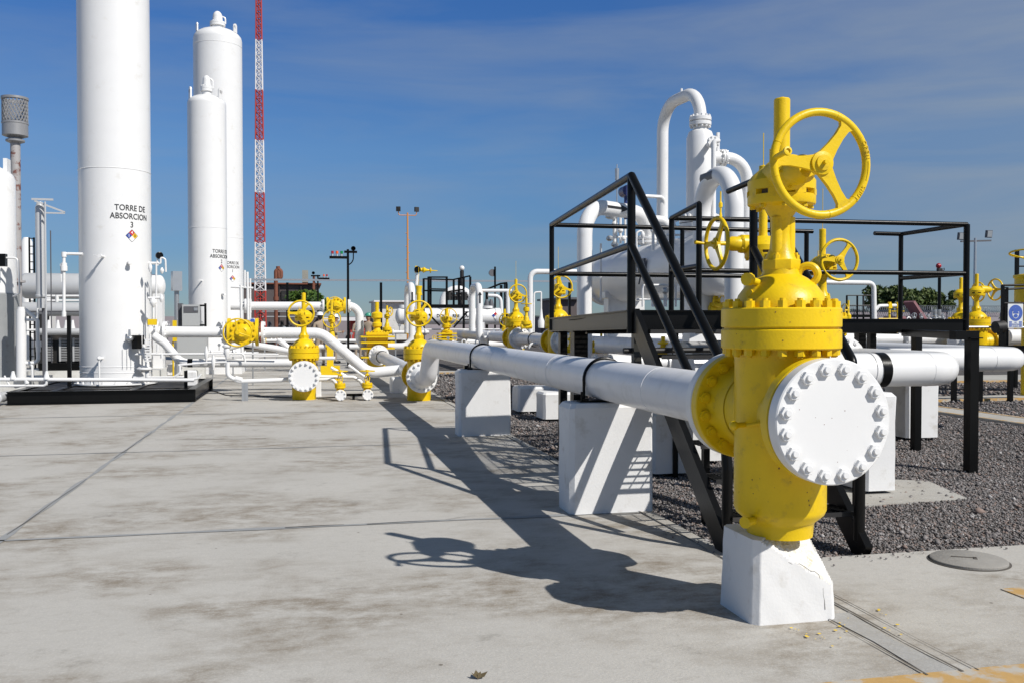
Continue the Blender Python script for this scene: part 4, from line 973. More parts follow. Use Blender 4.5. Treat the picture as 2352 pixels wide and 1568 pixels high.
# horizontal silver vessels behind
def hvessel(name, label, Y, x0, x1, yc, w, m='silver', ends=True, px_r=None, cat='vessel', saddle='white', zleg=0.0):
    a, c_ = YP(x0, yc, Y), YP(x1, yc, Y); r = R_(w, (x0 + x1) / 2, Y) if px_r is None else px_r; L = (c_.x - a.x); t = thing(name, label, cat, ((a.x + c_.x) / 2, Y, 0)); z = (a.z + c_.z) / 2
    hd = [(r * cos(q), r * .5 * sin(q)) for q in [radians(g) for g in (0, 15, 30, 45, 60, 75, 88)]]
    prof = [(p_, -h_ + r * .5) for p_, h_ in reversed(hd)] + [(p_, L - r * .5 + h_) for p_, h_ in hd]
    b = MB(); b.lathe(prof, (a.x, Y, z), (1, 0, 0), 48); ob('shell', b, m, t)
    for f in (.2, .8):
        b = MB(); b.box((a.x + L * f, Y, (z - r * .75) / 2 + zleg / 2), (.25, r * 1.5, z - r * .75 - zleg)); ob('saddle', b, saddle, t)
    return t, a, c_, z, r
hvessel('horizontal_vessel', 'upper silver horizontal drum behind the slim stack and nearest tower', 31.0, 45, 372, 658, 58)
hvessel('horizontal_vessel', 'lower silver horizontal drum under another drum, left of the nearest tower', 29.5, 40, 330, 711, 32, saddle='black_dull')
t, a, c_, z_, r_ = hvessel('horizontal_vessel', 'short white drum with rounded end just right of the nearest tower', 27.0, 300, 380, 657, 50, m='white')
c = YP(62, 600, 33); b = MB(); r = R_(24, 60, 33); b.lathe([(r, .3), (r, YP(58, 556, 33).z), (r * .6, YP(58, 546, 33).z)], (c.x, 33, 0), seg=28); t = single('vertical_vessel', b, 'white_far', 'narrow white vessel half hidden behind the vent stack', 'vessel')
b = MB(); 
for px in (67, 78): a = YP(px, 546, 32); b.cyl((a.x, 32, 0), (a.x, 32, a.z), .03, seg=6)
for k in range(16): a, q = YP(67, 548 + 18 * k, 32), YP(78, 548 + 18 * k, 32); b.beam((a.x, 32, a.z), (q.x, 32, a.z), .03, .03)
single('ladder', b, 'black', 'black ladder behind the vent stack at the far left', 'ladder')
t = pipething('pipe_rack', 'two level white pipes crossing in front of the silver drums', 'piping', 27.5, [([(100, 680), (300, 680)], 5), ([(100, 691), (262, 691)], 5), ([(131, 678), (131, 694)], 8, 'clamp'), ([(56, 716), (300, 716)], 4, 'pipe', 'darkgrey'), ([(60, 758), (300, 757)], 5)])
for px in (112, 133, 152, 167):
    c = YP(px, 752, 27.4); b = MB(); b.lathe([(.10, -.14), (.09, -.1), (.05, .05), (.03, .2)], c, (0, 0, 1), 12); ob('relief_valve', b, 'white', t)
# louvred cooler
t = thing('air_cooler', 'black framed cooler with louvred panels low behind the nearest tower', 'cooler', (YP(135, 800, 26).x, 26, 0))
a, q = YP(92, 765, 26), YP(300, 831, 26); b = MB(); b.box(((a.x + q.x) / 2, 26.6, (a.z + q.z) / 2), (q.x - a.x, 1.0, a.z - q.z)); ob('housing', b, 'black_dull', t)
for x0 in (107, 139, 170, 200, 231, 262):
    a, q = YP(x0, 776, 26), YP(x0 + 27, 829, 26); n = 14
    b = MB()
    for k in range(n): z = q.z + (a.z - q.z) * (k + .5) / n; b.box((a.x + (q.x - a.x) * .25, 26.03, z), ((q.x - a.x) * .5, .05, (a.z - q.z) / n * .35))
    b.box((a.x - .02, 26.04, (a.z + q.z) / 2), (.04, .07, a.z - q.z)); ob('louvre_panel', b, 'silver', t)
a, q = YP(92, 833, 25.9), YP(300, 848, 25.9); b = MB(); b.box(((a.x + q.x) / 2, 26.2, (a.z + q.z) / 2), (q.x - a.x, .8, a.z - q.z)); ob('base_beam', b, 'black', t)
b = MB(); b.box(((a.x + q.x) / 2, 26.3, q.z / 2), (q.x - a.x + 1.5, 1.4, q.z)); ob('plinth', b, 'aged_white', t)
b = MB(); a, q = YP(92, 762, 25.8), YP(300, 762, 25.8); b.cyl(a, q, .09, seg=14); ob('header', b, 'silver', t)

# --- outlet of tower 3 with the face-on wheel valve, falling to the sunk header
Yp = 20.65
t = thing('outlet_pipe', 'white pipe from the nearest tower through a wheel valve, dropping diagonally to the ground header', 'pipe', (-1.5, Yp, 0))
b = MB(); b.cyl((X3 + .6, Yp, YP(370, 762, Yp).z), YP(512, 763, Yp), .117, seg=24); ob('pipe', b, 'white', t)
zz = YP(600, 764, Yp).z
b = MB(); b.pipe([YP(600, 764, Yp), YP(738, 765, Yp), YP(848, 856, Yp), (2.16, Yp, .47), (2.2, Yp, .48)], .117, .45, 24, 9); b.torus(YP(726, 765, Yp), (1, 0, 0), .1175, .004, 24, 5); ob('pipe', b, 'white', t)
for px in (366, 375): addflange(t, Yp, px, 762, 48, .055, ax=(-1 if px < 370 else 1, 0, 0), double=False)
addflange(t, Yp, 519, 763, 50, .06, ax=(-1, 0, 0), double=False); addflange(t, Yp, 600, 763, 50, .06, double=False)
b = MB(); p = YP(405, 790, 20.3); b.pipe([YP(352, 770, 20.2), YP(378, 788, 20.2), YP(416, 833, 20.2), YP(470, 833, 20.2), YP(700, 833, 20.2)], .087, .3, 20, 6)
single('drain_pipe', b, 'white', 'white pipe slanting down beside the nearest tower then running level to the sunk valve', 'pipe')
p = YP(440, 858, 20.2); b = bevel_block(p.x - .12, p.x + .12, 20.05, 20.35, .53, seed=21); single('pipe_support', b, 'block', 'small white concrete block under the level pipe right of the nearest tower', 'concrete block')
b = MB(); q = YP(437, 833, 20.2); b.lathe([(.09, -.05), (.09, .05)], q, (1, 0, 0), 20, caps=False); single('pipe_band', b, 'black', 'black band on the level white pipe above the small white block', 'band')
def face_valve(label, Y, px, py, sc=1.0, m='yellow', span=(523, 594)):
    """valve lying on its side: bonnet, yoke and handwheel towards -Y"""
    c = YP(px, py, Y); t = thing('side_valve', label, 'valve', (c.x, Y, c.z), 0, 'side valves with face-on wheels'); o = lambda n, b, mm=m: ob(n, b, mm, t)
    a, q = YP(span[0], py, Y), YP(span[1], py, Y); L = q.x - a.x
    b = MB(); b.lathe([(.30 * sc, 0), (.30 * sc, .06), (.22 * sc, .08), (.2 * sc, L / 2), (.22 * sc, L - .08), (.30 * sc, L - .06), (.30 * sc, L)], a, (1, 0, 0), 32); b.cyl(c, c + Vector((0, -.28 * sc, 0)), .22 * sc, seg=24); o('body', b)
    b = MB(); b.flange(c + Vector((0, -.24 * sc, 0)), (0, -1, 0), .275 * sc, .06, 12, .028 * sc, .03, .01, 32); b.lathe([(.18 * sc, .0), (.14 * sc, .06), (.07 * sc, .10), (.05 * sc, .25), (.09 * sc, .27), (.09 * sc, .33)], c + Vector((0, -.30 * sc, 0)), (0, -1, 0), 20); o('bonnet', b)
    hc = c + Vector((-.08 * sc, -.72 * sc, -.0)); w = MB(); w.torus(hc, (0, -1, 0), .285 * sc, .016 * sc, 40, 8); w.cyl(hc + Vector((0, .12, 0)), hc - Vector((0, .03, 0)), .045 * sc, seg=14)
    for a_ in (100, 220, 340):
        a_ = radians(a_); d = Vector((cos(a_), 0, sin(a_))); w.tube([hc + d * .03, hc + d * .15 * sc + Vector((0, .03, 0)), hc + d * .28 * sc], .014 * sc, 6)
    o('handwheel', w); return t
face_valve('yellow valve with face-on wheel on the outlet pipe of the nearest tower', Yp, 560, 763, 1.0)
# second, further pipe
Yq = 28.5
t = thing('outlet_pipe', 'further white pipe level above the first, bending straight down at its right end', 'pipe', (-.5, Yq, 0))
b = MB(); b.cyl(YP(530, 703, Yq), YP(742, 703, Yq), R_(19, 650, Yq), seg=20); ob('pipe', b, 'white', t)
b = MB(); b.pipe([YP(800, 703, Yq), YP(826, 704, Yq), YP(826, 800, Yq), YP(862, 801, Yq)], R_(19, 800, Yq), R_(56, 800, Yq), 20, 8); ob('pipe', b, 'white', t)
addflange(t, Yq, 569, 703, 33, .08); addflange(t, Yq, 745, 703, 30, .06, ax=(-1, 0, 0), double=False); addflange(t, Yq, 799, 703, 30, .06, double=False)
face_valve('yellow valve with face-on wheel on the further, higher white pipe', Yq, 773, 702, .84, span=(750, 794))
t = pipething('instrument_piping', 'slender white instrument pipes standing right of the rearmost tower', 'piping', 27.0, [([(553, 655), (556, 825)], 6), ([(568, 625), (570, 735)], 6), ([(530, 659), (582, 662)], 5), ([(562, 621), (562, 660)], 5), ([(522, 820), (600, 819)], 4), ([(575, 640), (575, 740)], 4)])
t = pipething('instrument_piping', 'tangle of thin white tubes and valves between the nearest tower and control cabinet', 'piping', 20.0, [
    ([(359, 735), (359, 600), (369, 610), (369, 590), (380, 596), (381, 625)], 4), ([(352, 735), (352, 690)], 4), ([(340, 685), (374, 684)], 6), ([(362, 790), (362, 812), (310, 813)], 5), ([(322, 813), (560, 812), (563, 830)], 5), ([(560, 812), (640, 814)], 4), ([(410, 838), (480, 832), (521, 831)], 5), ([(413, 838), (413, 856), (400, 866)], 6), ([(306, 866), (430, 865)], 5), ([(330, 790), (330, 812)], 8), ([(323, 768), (323, 800), (338, 830), (338, 866)], 9), ([(345, 768), (345, 820)], 5), ([(372, 812), (372, 822)], 7)])
for px, py, w, h in ((332, 846, 34, .04), (352, 695, 16, .06), (371, 686, 10, .05), (345, 615, 9, .06), (372, 622, 9, .04), (521, 795, 20, .04), (521, 806, 14, .1), (474, 812, 9, .1), (490, 831, 9, .1)):
    c = YP(px, py, 20.0); r = R_(w, px, 20.0); b = MB(); b.lathe([(r * .35, -h * 1.6), (r, -h * .35), (r, h * .35), (r * .35, h * 1.6)], c, (0, 0, 1), 16); ob('valve_body', b, 'white', t)
for k in range(9): c = YP(340, 780 + k * 6, 19.8); b = MB(); b.box(c, (.12, .05, .028)); ob('gauge_cock', b, 'white', t)
c = YP(350, 740, 19.9); b = MB(); b.box(c, (.17, .1, .12)); ob('junction_box', b, 'yellow_far', t)
# cabinet and box
t = thing('control_cabinet', 'grey control cabinet with a dark display, in front of the second tower', 'cabinet', (YP(440, 800, 23).x, 23, 0))
def px_box(name, x0, y0, x1, y1, Y, dep, m, par): a, q = YP(x0, y0, Y), YP(x1, y1, Y); b = MB(); b.box(((a.x + q.x) / 2, Y + dep / 2, (a.z + q.z) / 2), (q.x - a.x, dep, a.z - q.z)); return ob(name, b, m, par)
px_box('upper_case', 418, 700, 459, 749, 23, .35, 'grey', t); d_ = px_box('display_panel', 422, 704, 455, 718, 22.985, .02, 'darkgrey', t); px_box('display_window', 445, 707, 454, 714, 22.975, .01, 'galv', d_)
px_box('lower_case', 407, 772, 474, 823, 23.1, .5, 'grey', t); px_box('side_panel', 408, 697, 418, 772, 23.12, .3, 'darkgrey', t); px_box('back_panel', 419, 749, 459, 772, 23.3, .1, 'darkgrey', t)
px_box('frame_post', 469, 697, 474, 750, 23, .08, 'black', t); px_box('frame_arm', 459, 700, 469, 704, 23, .06, 'black', t); px_box('frame_arm', 459, 745, 469, 749, 23, .06, 'black', t)
a = YP(445, 823, 23.2); b = MB(); b.box((a.x, 23.3, a.z / 2), (.5, .3, a.z)); ob('plinth', b, 'aged_white', t)
t = thing('junction_cabinet', 'tilted pale grey steel box on a pole between the two nearer towers', 'cabinet', (YP(400, 700, 25).x, 25, 0))
a, q = YP(392, 623, 25), YP(414, 668, 25); b = MB(); b.box(((a.x + q.x) / 2, 25.2, (a.z + q.z) / 2), (q.x - a.x, .3, a.z - q.z), rz=.3); ob('case', b, 'galv', t)
b = MB(); b.cyl(((a.x + q.x) / 2, 25.2, 0), ((a.x + q.x) / 2, 25.2, q.z), R_(11, 400, 25), seg=12); ob('pole', b, 'galv', t)
a, q = YP(397, 736, 22.5), YP(406, 784, 22.5); b = MB(); b.box(((a.x + q.x) / 2, 22.5, (a.z + q.z) / 2), (q.x - a.x, .12, a.z - q.z)); b.cyl((a.x, 22.5, q.z), (a.x, 22.5, 0), .02, seg=6); single('lever_guard', b, 'yellow_far', 'upright yellow guard behind the tower outlet pipe, left of the grey cabinet', 'guard')

# --- drain line and the two small drain valves
Yd = 18.6
t = pipething('drain_line', 'small white drain line running from the elbow past the sunk valve to two drain valves', 'piping', Yd, [
    ([(523, 832), (523, 862), (548, 875), (662, 871)], 10), ([(722, 871), (764, 869), (772, 880), (776, 893)], 9), ([(730, 864), (812, 865), (828, 874), (838, 893)], 8), ([(540, 868), (556, 872)], 13, 'coupling')])
for px in (559, 566): a = YP(px, 874, Yd); b = MB(); b.box((a.x, Yd, a.z / 2), (.06, .06, a.z)); ob('support_post', b, 'galv', t)
def drain_valve(px, lab):
    c = YP(px, 906, 18.3); t = thing('drain_valve', lab, 'valve', (c.x, 18.3, 0), 0, 'small drain valves'); z = max(c.z, .115); o = lambda n, b, mm='yellow': ob(n, b, mm, t)
    b = MB(); b.lathe([(.06, z - .08), (.075, z), (.07, z + .12), (.105, z + .13), (.105, z + .175)], (c.x, 18.3, 0), seg=20); b.cyl((c.x, 18.15, z), (c.x, 18.42, z), .075, seg=18); b.flange((c.x, 18.16, z), (0, -1, 0), .11, .022, seg=24); o('body', b)
    b = MB(); b.flange((c.x, 18.137, z), (0, -1, 0), .108, .03, 8, .017, .016, .01, 24); o('blind_flange', b, 'white')
    b = MB(); b.lathe([(.105, z + .18), (.105, z + .215), (.05, z + .225), (.04, z + .26)], (c.x, 18.3, 0), seg=20); b.nuts((c.x, 18.3, z + .215), (0, 0, 1), .085, 8, .013, .015); b.lathe([(.045, z + .36), (.045, z + .38), (.02, z + .40), (.014, z + .45)], (c.x, 18.3, 0), seg=14)
    for s in (-1, 1): b.tube([(c.x + s * .03, 18.3, z + .25), (c.x + s * .048, 18.3, z + .31), (c.x + s * .03, 18.3, z + .37)], .011, 6)
    b.cyl((c.x, 18.3, z + .25), (c.x, 18.3, z + .46), .010, seg=8); o('bonnet', b)
    b = MB(); hc = (c.x, 18.3, z + .455); b.torus(hc, (0, 0, 1), .145, .011, 32, 6)
    for a in (20, 140, 260): a = radians(a); b.beam(hc, (hc[0] + .14 * cos(a), 18.3 + .14 * sin(a), hc[2]), .03, .012)
    b.cyl((c.x, 18.3, z + .43), (c.x, 18.3, z + .48), .03, seg=12); o('handwheel', b); return t
drain_valve(781.5, 'left one of the two small yellow drain valves between the sunk valves'); drain_valve(843.5, 'right one of the two small yellow drain valves between the sunk valves')
b = MB(); a, q = YP(790, 905, 18.3), YP(835, 905, 18.3); b.box(((a.x + q.x) / 2, 18.4, .10), (q.x - a.x, .05, .05)); b.box(((a.x + q.x) / 2, 18.4, .05), (.05, .05, .1)); single('strut', b, 'black', 'low black strut joining the two small drain valves', 'strut')
t = pipething('ground_piping', 'white bypass pipes slanting behind the sunk valves', 'piping', 24.0, [([(520, 800), (560, 788), (668, 806)], 15), ([(640, 780), (700, 830)], 13), ([(700, 822), (770, 822)], 8), ([(455, 817), (660, 817)], 4), ([(760, 843), (800, 866)], 7), ([(800, 838), (840, 866)], 7)])
a = YP(870, 815, 27.6)
t = thing('ground_header', 'white header pipe low on the slab between the ribbed valve and far sunk valve', 'pipe', (2.18, 23, 0))
b = MB(); b.pipe([(2.18, 18.65, .475), (2.19, 20.6, .48), (a.x, 27.55, a.z)], .163, .3, 24); ob('pipe', b, 'pipe_white', t)
b = MB(); b.flange((a.x, 27.5, a.z), (0, 1, 0), .30, .06, 16, .026, .02, .01, 32); b.lathe([(.165, -.12), (.24, 0)], (a.x, 27.5, a.z), (0, 1, 0), 24); b.nuts((a.x, 27.5, a.z), (0, -1, 0), .25, 16, .024, .02); ob('flange', b, 'white', t)
b = MB(); b.torus((a.x + .0, 26.3, a.z - .01), (0, 1, 0), .17, .012, 28, 6); ob('clamp', b, 'black', t)
p = YP(921, 885, 20.0); single('pipe_support', bevel_block(p.x - .22, p.x + .22, 19.9, 20.3, .34, seed=31), 'block', 'low white block under the ground header just behind the far sunk valve', 'concrete block', ang=20)
p = YP(722, 885, 19.6); single('pipe_support', bevel_block(p.x - .14, p.x + .14, 19.4, 19.7, .5, seed=32), 'block', 'white block hidden behind the left sunk valve', 'concrete block', ang=20)

# --- ribbed slab valves and slim valves
def ribbed_valve(label, Y, px, yt, yb, plates, w, wp, stem, m='yellow', white=True, wheel=None):
    K = lambda y: YP(px, y, Y).z; c = YP(px, yt, Y); k = dd(px, Y) / FPX; t = thing('ribbed_valve', label, 'valve', (c.x, Y, 0)); o = lambda n, b, mm=m: ob(n, b, mm, t)
    z0 = max(0.0, K(yb)); b = MB(); b.box((c.x, Y, (K(yt) + z0) / 2), (w * k, w * k * .8, K(yt) - z0))
    for q in plates: b.box((c.x, Y, K(q)), (wp * k, wp * k * .8, 3.5 * k))
    o('body', b); b = MB(); b.box((c.x, Y, K(yt) + 3 * k), (w * k * 1.1, w * k * .9, 6 * k)); n = 7
    for i in range(n): b.nut((c.x + (i - 3) * w * k * .15, Y - w * k * .38, K(yt) + 6 * k), (0, 0, 1), 2.2 * k, 2.5 * k)
    o('cover', b); zs = K(yt) + 6 * k; H_ = K(stem) - zs
    b = MB(); b.lathe([(12 * k, zs), (12 * k, zs + .04 * H_), (8 * k, zs + .08 * H_), (7 * k, zs + .16 * H_), (11 * k, zs + .2 * H_), (11 * k, zs + .30 * H_), (8 * k, zs + .34 * H_), (9 * k, zs + .45 * H_), (13 * k, zs + .48 * H_), (13 * k, zs + .62 * H_), (9 * k, zs + .66 * H_), (4.5 * k, zs + .68 * H_), (4.5 * k, zs + .99 * H_), (3.5 * k, zs + H_)], (c.x, Y, 0), seg=20); o('bonnet', b)
    if wheel:
        R, dy = wheel; hc = Vector((c.x + 1 * k, Y - .35, K(dy))); b = MB(); b.torus(hc, (0, -1, 0), R * k, 1.0 * k, 40, 6)
        for a in (-20, 80, 160, 260): a = radians(a); d = Vector((cos(a), 0, sin(a))); b.cyl(hc, hc + d * R * k * (1.0 if a > 0 else 1.35), .8 * k, seg=6)
        b.cyl(hc, hc + Vector((0, .35, 0)), 2.5 * k, seg=10); o('handwheel', b)
    return t
ribbed_valve('yellow box-shaped valve with wide rib plates behind the far sunk valve', 27.9, 866, 769, 850, (773, 786, 799, 819), 47, 76, 694)
ribbed_valve('small yellow ribbed valve with a thin wire wheel under the far black platform', 32.5, 1026, 768, 800, (766, 773, 779, 786), 22, 42, 709, m='yellow', wheel=(19, 728))
def slim_valve(label, Y, px, y0, y1, wheel=None, m='yellow', side=None, w=1.0, fl=True):
    """upright valve from foot y0 to stem top y1 (measured units)"""
    k = dd(px, Y) / FPX * w; c = YP(px, y0, Y); z0 = c.z; H_ = YP(px, y1, Y).z - z0; t = thing('slim_valve', label, 'valve', (c.x, Y, z0), 0, 'slim upright yellow valves'); b = MB()
    b.lathe([(8 * k, z0), (8 * k, z0 + .10 * H_), (13 * k, z0 + .11 * H_), (13 * k, z0 + .20 * H_), (8 * k, z0 + .22 * H_), (6 * k, z0 + .34 * H_)], (c.x, Y, 0), seg=20); b.cyl((c.x - 14 * k, Y, z0 + .04 * H_), (c.x + 14 * k, Y, z0 + .04 * H_), 7 * k, seg=14)
    b.nuts((c.x, Y, z0 + .2 * H_), (0, 0, 1), 10.5 * k, 8, 1.8 * k, 2 * k); ob('body', b, m, t)
    b = MB(); b.lathe([(6 * k, z0 + .34 * H_), (4 * k, z0 + .4 * H_), (4 * k, z0 + .52 * H_), (8 * k, z0 + .55 * H_), (8 * k, z0 + .66 * H_), (4 * k, z0 + .70 * H_), (3 * k, z0 + .72 * H_), (3 * k, z0 + H_)], (c.x, Y, 0), seg=16); ob('bonnet', b, m, t)
    if wheel:
        R, wy = wheel; z = YP(px, wy, Y).z; b = MB(); ax = (0, -1, 0) if side is None else side; hc = Vector((c.x, Y, z)) + Vector(ax) * (12 * k); b.torus(hc, ax, R * k, 1.3 * k, 36, 6); u, v, a_ = basis(ax)
        for a in (60, 180, 300): a = radians(a); b.cyl(hc, hc + (u * cos(a) + v * sin(a)) * R * k, 1.2 * k, seg=6)
        b.cyl(hc, (c.x, Y, z), 2.5 * k, seg=10); ob('handwheel', b, m, t)
    return t
slim_valve('yellow valve on a short leg behind the left sunk valve, wire wheel facing us', 25.0, 762, 800, 690, (20, 733))
b = MB(); a = YP(758, 793, 24.8); q = YP(758, 839, 24.8); b.box((a.x, 24.8, (a.z + q.z) / 2), (.17, .17, a.z - q.z)); b.box((a.x, 24.8, q.z / 2), (.5, .35, q.z)); single('valve_stand', b, 'yellow_far', 'square yellow stand under the valve behind the left sunk valve', 'stand')
slim_valve('small yellow valve just right of the ribbed box valve, by the people', 29.5, 889, 765, 702, (12, 716), side=(.8, -.6, 0), w=.8)
slim_valve('tall thin yellow valve stem with a small side wheel, right of the up-arrow pipe', 24.0, 1209, 752, 684, (13, 709), side=(0, 0, 1), w=.9)
slim_valve('small yellow valve with wire wheel behind the up-arrow pipe', 31.0, 1159, 768, 710, (16, 735), w=.9)
for px, lab in ((1311, 'leftmost'), (1352, 'middle'), (1381, 'rightmost')): slim_valve('%s of three small yellow valves standing under the left part of the platform' % lab, 16.0 if px != 1381 else 17.5, px, 806, 762, (7, 790), side=(1, 0, 0), w=.95)
slim_valve('yellow valve under the platform seen between the stair rails', 14.5, 1523, 812, 772, None, w=1.6)
slim_valve('yellow valve with a wheel low behind the tall white vessel group', 13.2, 1645, 712, 640, (12, 690), w=1.2)
slim_valve('yellow valve left of the big white bend, small lever wheel', 13.9, 1655, 520, 440, None, w=.55)
b = MB(); a = YP(1600, 818, 8.05)
t = thing('end_drum', 'short fat white drum on the manifold behind the lower stair rails', 'drum', (3.55, 8.05, .7))
b = MB(); b.lathe([(.16, 0), (.285, .02), (.285, .30), (.20, .34), (.20, .42)], (3.42, 8.05, 1.055), (1, 0, 0), 40); ob('shell', b, 'white', t)

# --- separator vessel group right of centre
XV = 6.15
t = thing('separator_vessel', 'big white horizontal separator behind the platform handrails, with round end door', 'vessel', (XV, 15.3, 0))
rv = .50; zv = 2.42; L0, L1 = 12.75, 18.2
b = MB(); hd = [(rv * cos(radians(g)), rv * .5 * sin(radians(g))) for g in (0, 15, 30, 45, 60, 75, 88)]
b.lathe([(p_, -h_) for p_, h_ in reversed(hd)] + [(rv, L1 - L0)], (XV, L0, zv), (0, 1, 0), 56); ob('shell', b, 'white', t)
b = MB(); b.lathe([(rv + .06, 0), (rv + .06, .10), (rv + .03, .10), (rv + .03, .12), (rv + .06, .12), (rv + .06, .24), (rv * .7, .32), (.05, .36)], (XV, L1 - .05, zv), (0, 1, 0), 48); ob('end_door', b, 'white', t)
for y in (13.4, 17.3): b = MB(); b.box((XV, y, 1.0), (.75, .28, 2.0)); b.box((XV, y, 2.05), (.9, .34, .12)); ob('saddle', b, 'white', t)
tm = text_mesh('SEPARADOR', .16, .002); place(tm, (0, 0, 0), (1, 0, 0), (0, 1, 0)); tm.v = [(XV - (rv + .004 + z) * cos((y - .0) / rv), 14.9 - x, zv + .12 + (rv + .004) * sin(y / rv)) for x, y, z in tm.v]
for n_, (y, h_) in enumerate(((14.9, .24), (15.4, .18))):
    b = MB(); b.box((XV - rv - .03, y, zv + .06), (.05, .28, h_)); b.cyl((XV - rv - .05, y - .05, zv), (XV - rv - .05, y + .1, zv - .25), .015, seg=6); ob('nameplate_bracket', b, 'darkgrey' if n_ == 0 else 'galv', t)
# riser on the vessel
Yr = 13.75; c = YP(1608, 400, Yr); k = dd(1608, Yr) / FPX; Zr = lambda y: YP(1608, y, Yr).z
t = thing('riser_vessel', 'upright white riser vessel above the separator, flanged neck on top', 'vessel', (c.x, Yr, zv))
b = MB(); b.lathe([(34 * k, zv + .3), (34 * k, Zr(500)), (33 * k, Zr(480)), (31 * k, Zr(478)), (31 * k, Zr(318)), (26 * k, Zr(304)), (16 * k, Zr(298)), (16 * k, Zr(290))], (c.x, Yr, 0), seg=48); ob('shell', b, 'white', t)
b = MB(); b.flange((c.x, Yr, Zr(513)), (0, 0, 1), 47 * k, 12 * k, 18, 4 * k, 5 * k, 2 * k, 40); b.flange((c.x, Yr, Zr(515)), (0, 0, -1), 47 * k, 12 * k, 18, 4 * k, 5 * k, 2 * k, 40); ob('lower_flange', b, 'white', t)
b = MB(); b.flange((c.x, Yr, Zr(279)), (0, 0, 1), 25 * k, 9 * k, 12, 3 * k, 4 * k, 1 * k, 32); b.flange((c.x, Yr, Zr(280.5)), (0, 0, -1), 25 * k, 9 * k, 12, 3 * k, 4 * k, 1 * k, 32); ob('top_flange', b, 'white', t)
b = MB(); q = YP(1649, 345, Yr); b.box((q.x, Yr, q.z), (.04, .05, .55)); ob('lifting_lug', b, 'white', t)
b = MB(); q = YP(1628, 332, Yr - .25); b.cyl((c.x + .05, Yr - .1, q.z), (q.x, Yr - .42, q.z), .045, seg=12); b.flange((q.x - .005, Yr - .40, q.z), (0, -1, 0), .10, .04, 8, .015, .015, 0, 20); ob('side_nozzle', b, 'white', t)
b = MB(); b.pipe([(q.x, Yr - .42, q.z), (q.x + .02, Yr - .58, q.z), (YP(1639, 400, Yr - .58).x, Yr - .58, q.z - .02), (YP(1639, 400, Yr - .58).x, Yr - .58, zv + .35)], 5.5 * k, .1, 12, 5); ob('side_pipe', b, 'white', t)
t = thing('gooseneck_pipe', 'tall thin white gooseneck pipe arching over to the riser vessel', 'pipe', (YP(1521, 600, 15.0).x, 15, 1.9))
p0 = YP(1521, 590, 15.0); zt_ = YP(1560, 223, 14.3).z; b = MB(); b.pipe([(p0.x, 15.0, zv + .2), (p0.x, 15.0, zt_), (c.x, Yr, zt_), (c.x, Yr, Zr(270))], .0985, .45, 24, 10); b.cyl((c.x * .5 + p0.x * .5, 14.35, zt_ + .09), (c.x * .5 + p0.x * .5, 14.35, zt_ + .15), .02, seg=8); ob('pipe', b, 'white', t)
b = MB(); b.pipe([p0 + Vector((0, 0, .6)), YP(1526, 453, 14.9), YP(1480, 451, 14.9)], .03, .1, 10); b.pipe([YP(1500, 505, 14.8), YP(1535, 506, 14.8), YP(1540, 560, 14.8)], .075, .2, 14); ob('branch_pipe', b, 'white', t)
t = thing('arrow_pipe', 'white inverted U pipe with a black arrow pointing right, behind the left handrail', 'pipe', (4.7, 15.2, 0))
pa, pb = YP(1343, 472, 15.2), YP(1492, 470, 16.2); b = MB(); b.pipe([(pa.x, 15.2, .5), (pa.x, 15.2, pa.z), (pb.x, 16.2, pa.z), (pb.x, 16.2, zv + .3)], .132, .50, 28, 12); ob('pipe', b, 'white', t)
dv = Vector((pb.x - pa.x, 1.0, 0)).normalized(); nrm = Vector((dv.y, -dv.x, 0))
b = MB(); r_ = .1355; O_ = Vector((pa.x, 15.2, pa.z))
def onp(u, h): return tuple(O_ + dv * u + nrm * (r_ * cos(h / r_)) + Vector((0, 0, r_ * sin(h / r_))))
def ribbon(us, hs, n=6):
    for q in range(len(us)):
        for k_ in range(n + 1): b.v.append(onp(us[q], .012 - hs[q] + 2 * hs[q] * k_ / n))
i0 = len(b.v); us, hs = [.46, .60, .74, .88], [.024] * 4; ribbon(us, hs)
for q in range(3):
    for k_ in range(6): a_ = i0 + q * 7 + k_; b.f.append((a_, a_ + 7, a_ + 8, a_ + 1))
i0 = len(b.v); us, hs = [.86, .93, 1.0, 1.06], [.070, .046, .022, .001]; ribbon(us, hs)
for q in range(3):
    for k_ in range(6): a_ = i0 + q * 7 + k_; b.f.append((a_, a_ + 7, a_ + 8, a_ + 1))
ob('painted_arrow', b, 'ink', t)
b = MB(); b.flange((pb.x, 16.2, zv + .62), (0, 0, 1), .24, .05, 14, .02, .02, .01, 32); b.flange((pb.x, 16.2, zv + .61), (0, 0, -1), .24, .05, 14, .02, .02, .01, 32); b.lathe([(.17, zv + .3), (.17, zv + .6)], (pb.x, 16.2, 0), seg=28); ob('flange', b, 'white', t)
t = thing('return_bend', 'thick white bend with a black painted mark, its near leg dropping to the platform deck', 'pipe', (YP(1687, 700, 12).x, 12, 0))
pa, pb = YP(1687, 400, 12.0), YP(1612, 400, 13.1); zt_ = YP(1650, 400, 12.4).z; b = MB(); b.pipe([(pa.x, 12.0, .4), (pa.x, 12.0, zt_), (pb.x, 13.1, zt_), (pb.x, 13.1, zv)], .133, .6, 28, 14); ob('pipe', b, 'white', t)
dv = (Vector((pb.x, 13.1, 0)) - Vector((pa.x, 12.0, 0))); 
b = MB(); ln = dv.length; du = dv.normalized(); sn = Vector((-du.y, du.x, 0)); L_ = []      # painted arrow on the left flank of the arch
if sn.x > 0: sn = -sn
for i_ in range(7):
    a = radians(-26 + 52 * i_ / 6)
    for q in (.42, .80): b.v.append(tuple(Vector((pa.x, 12, zt_)) + du * (ln * q) + (sn * cos(a) + Vector((0, 0, 1)) * sin(a)) * .1355))
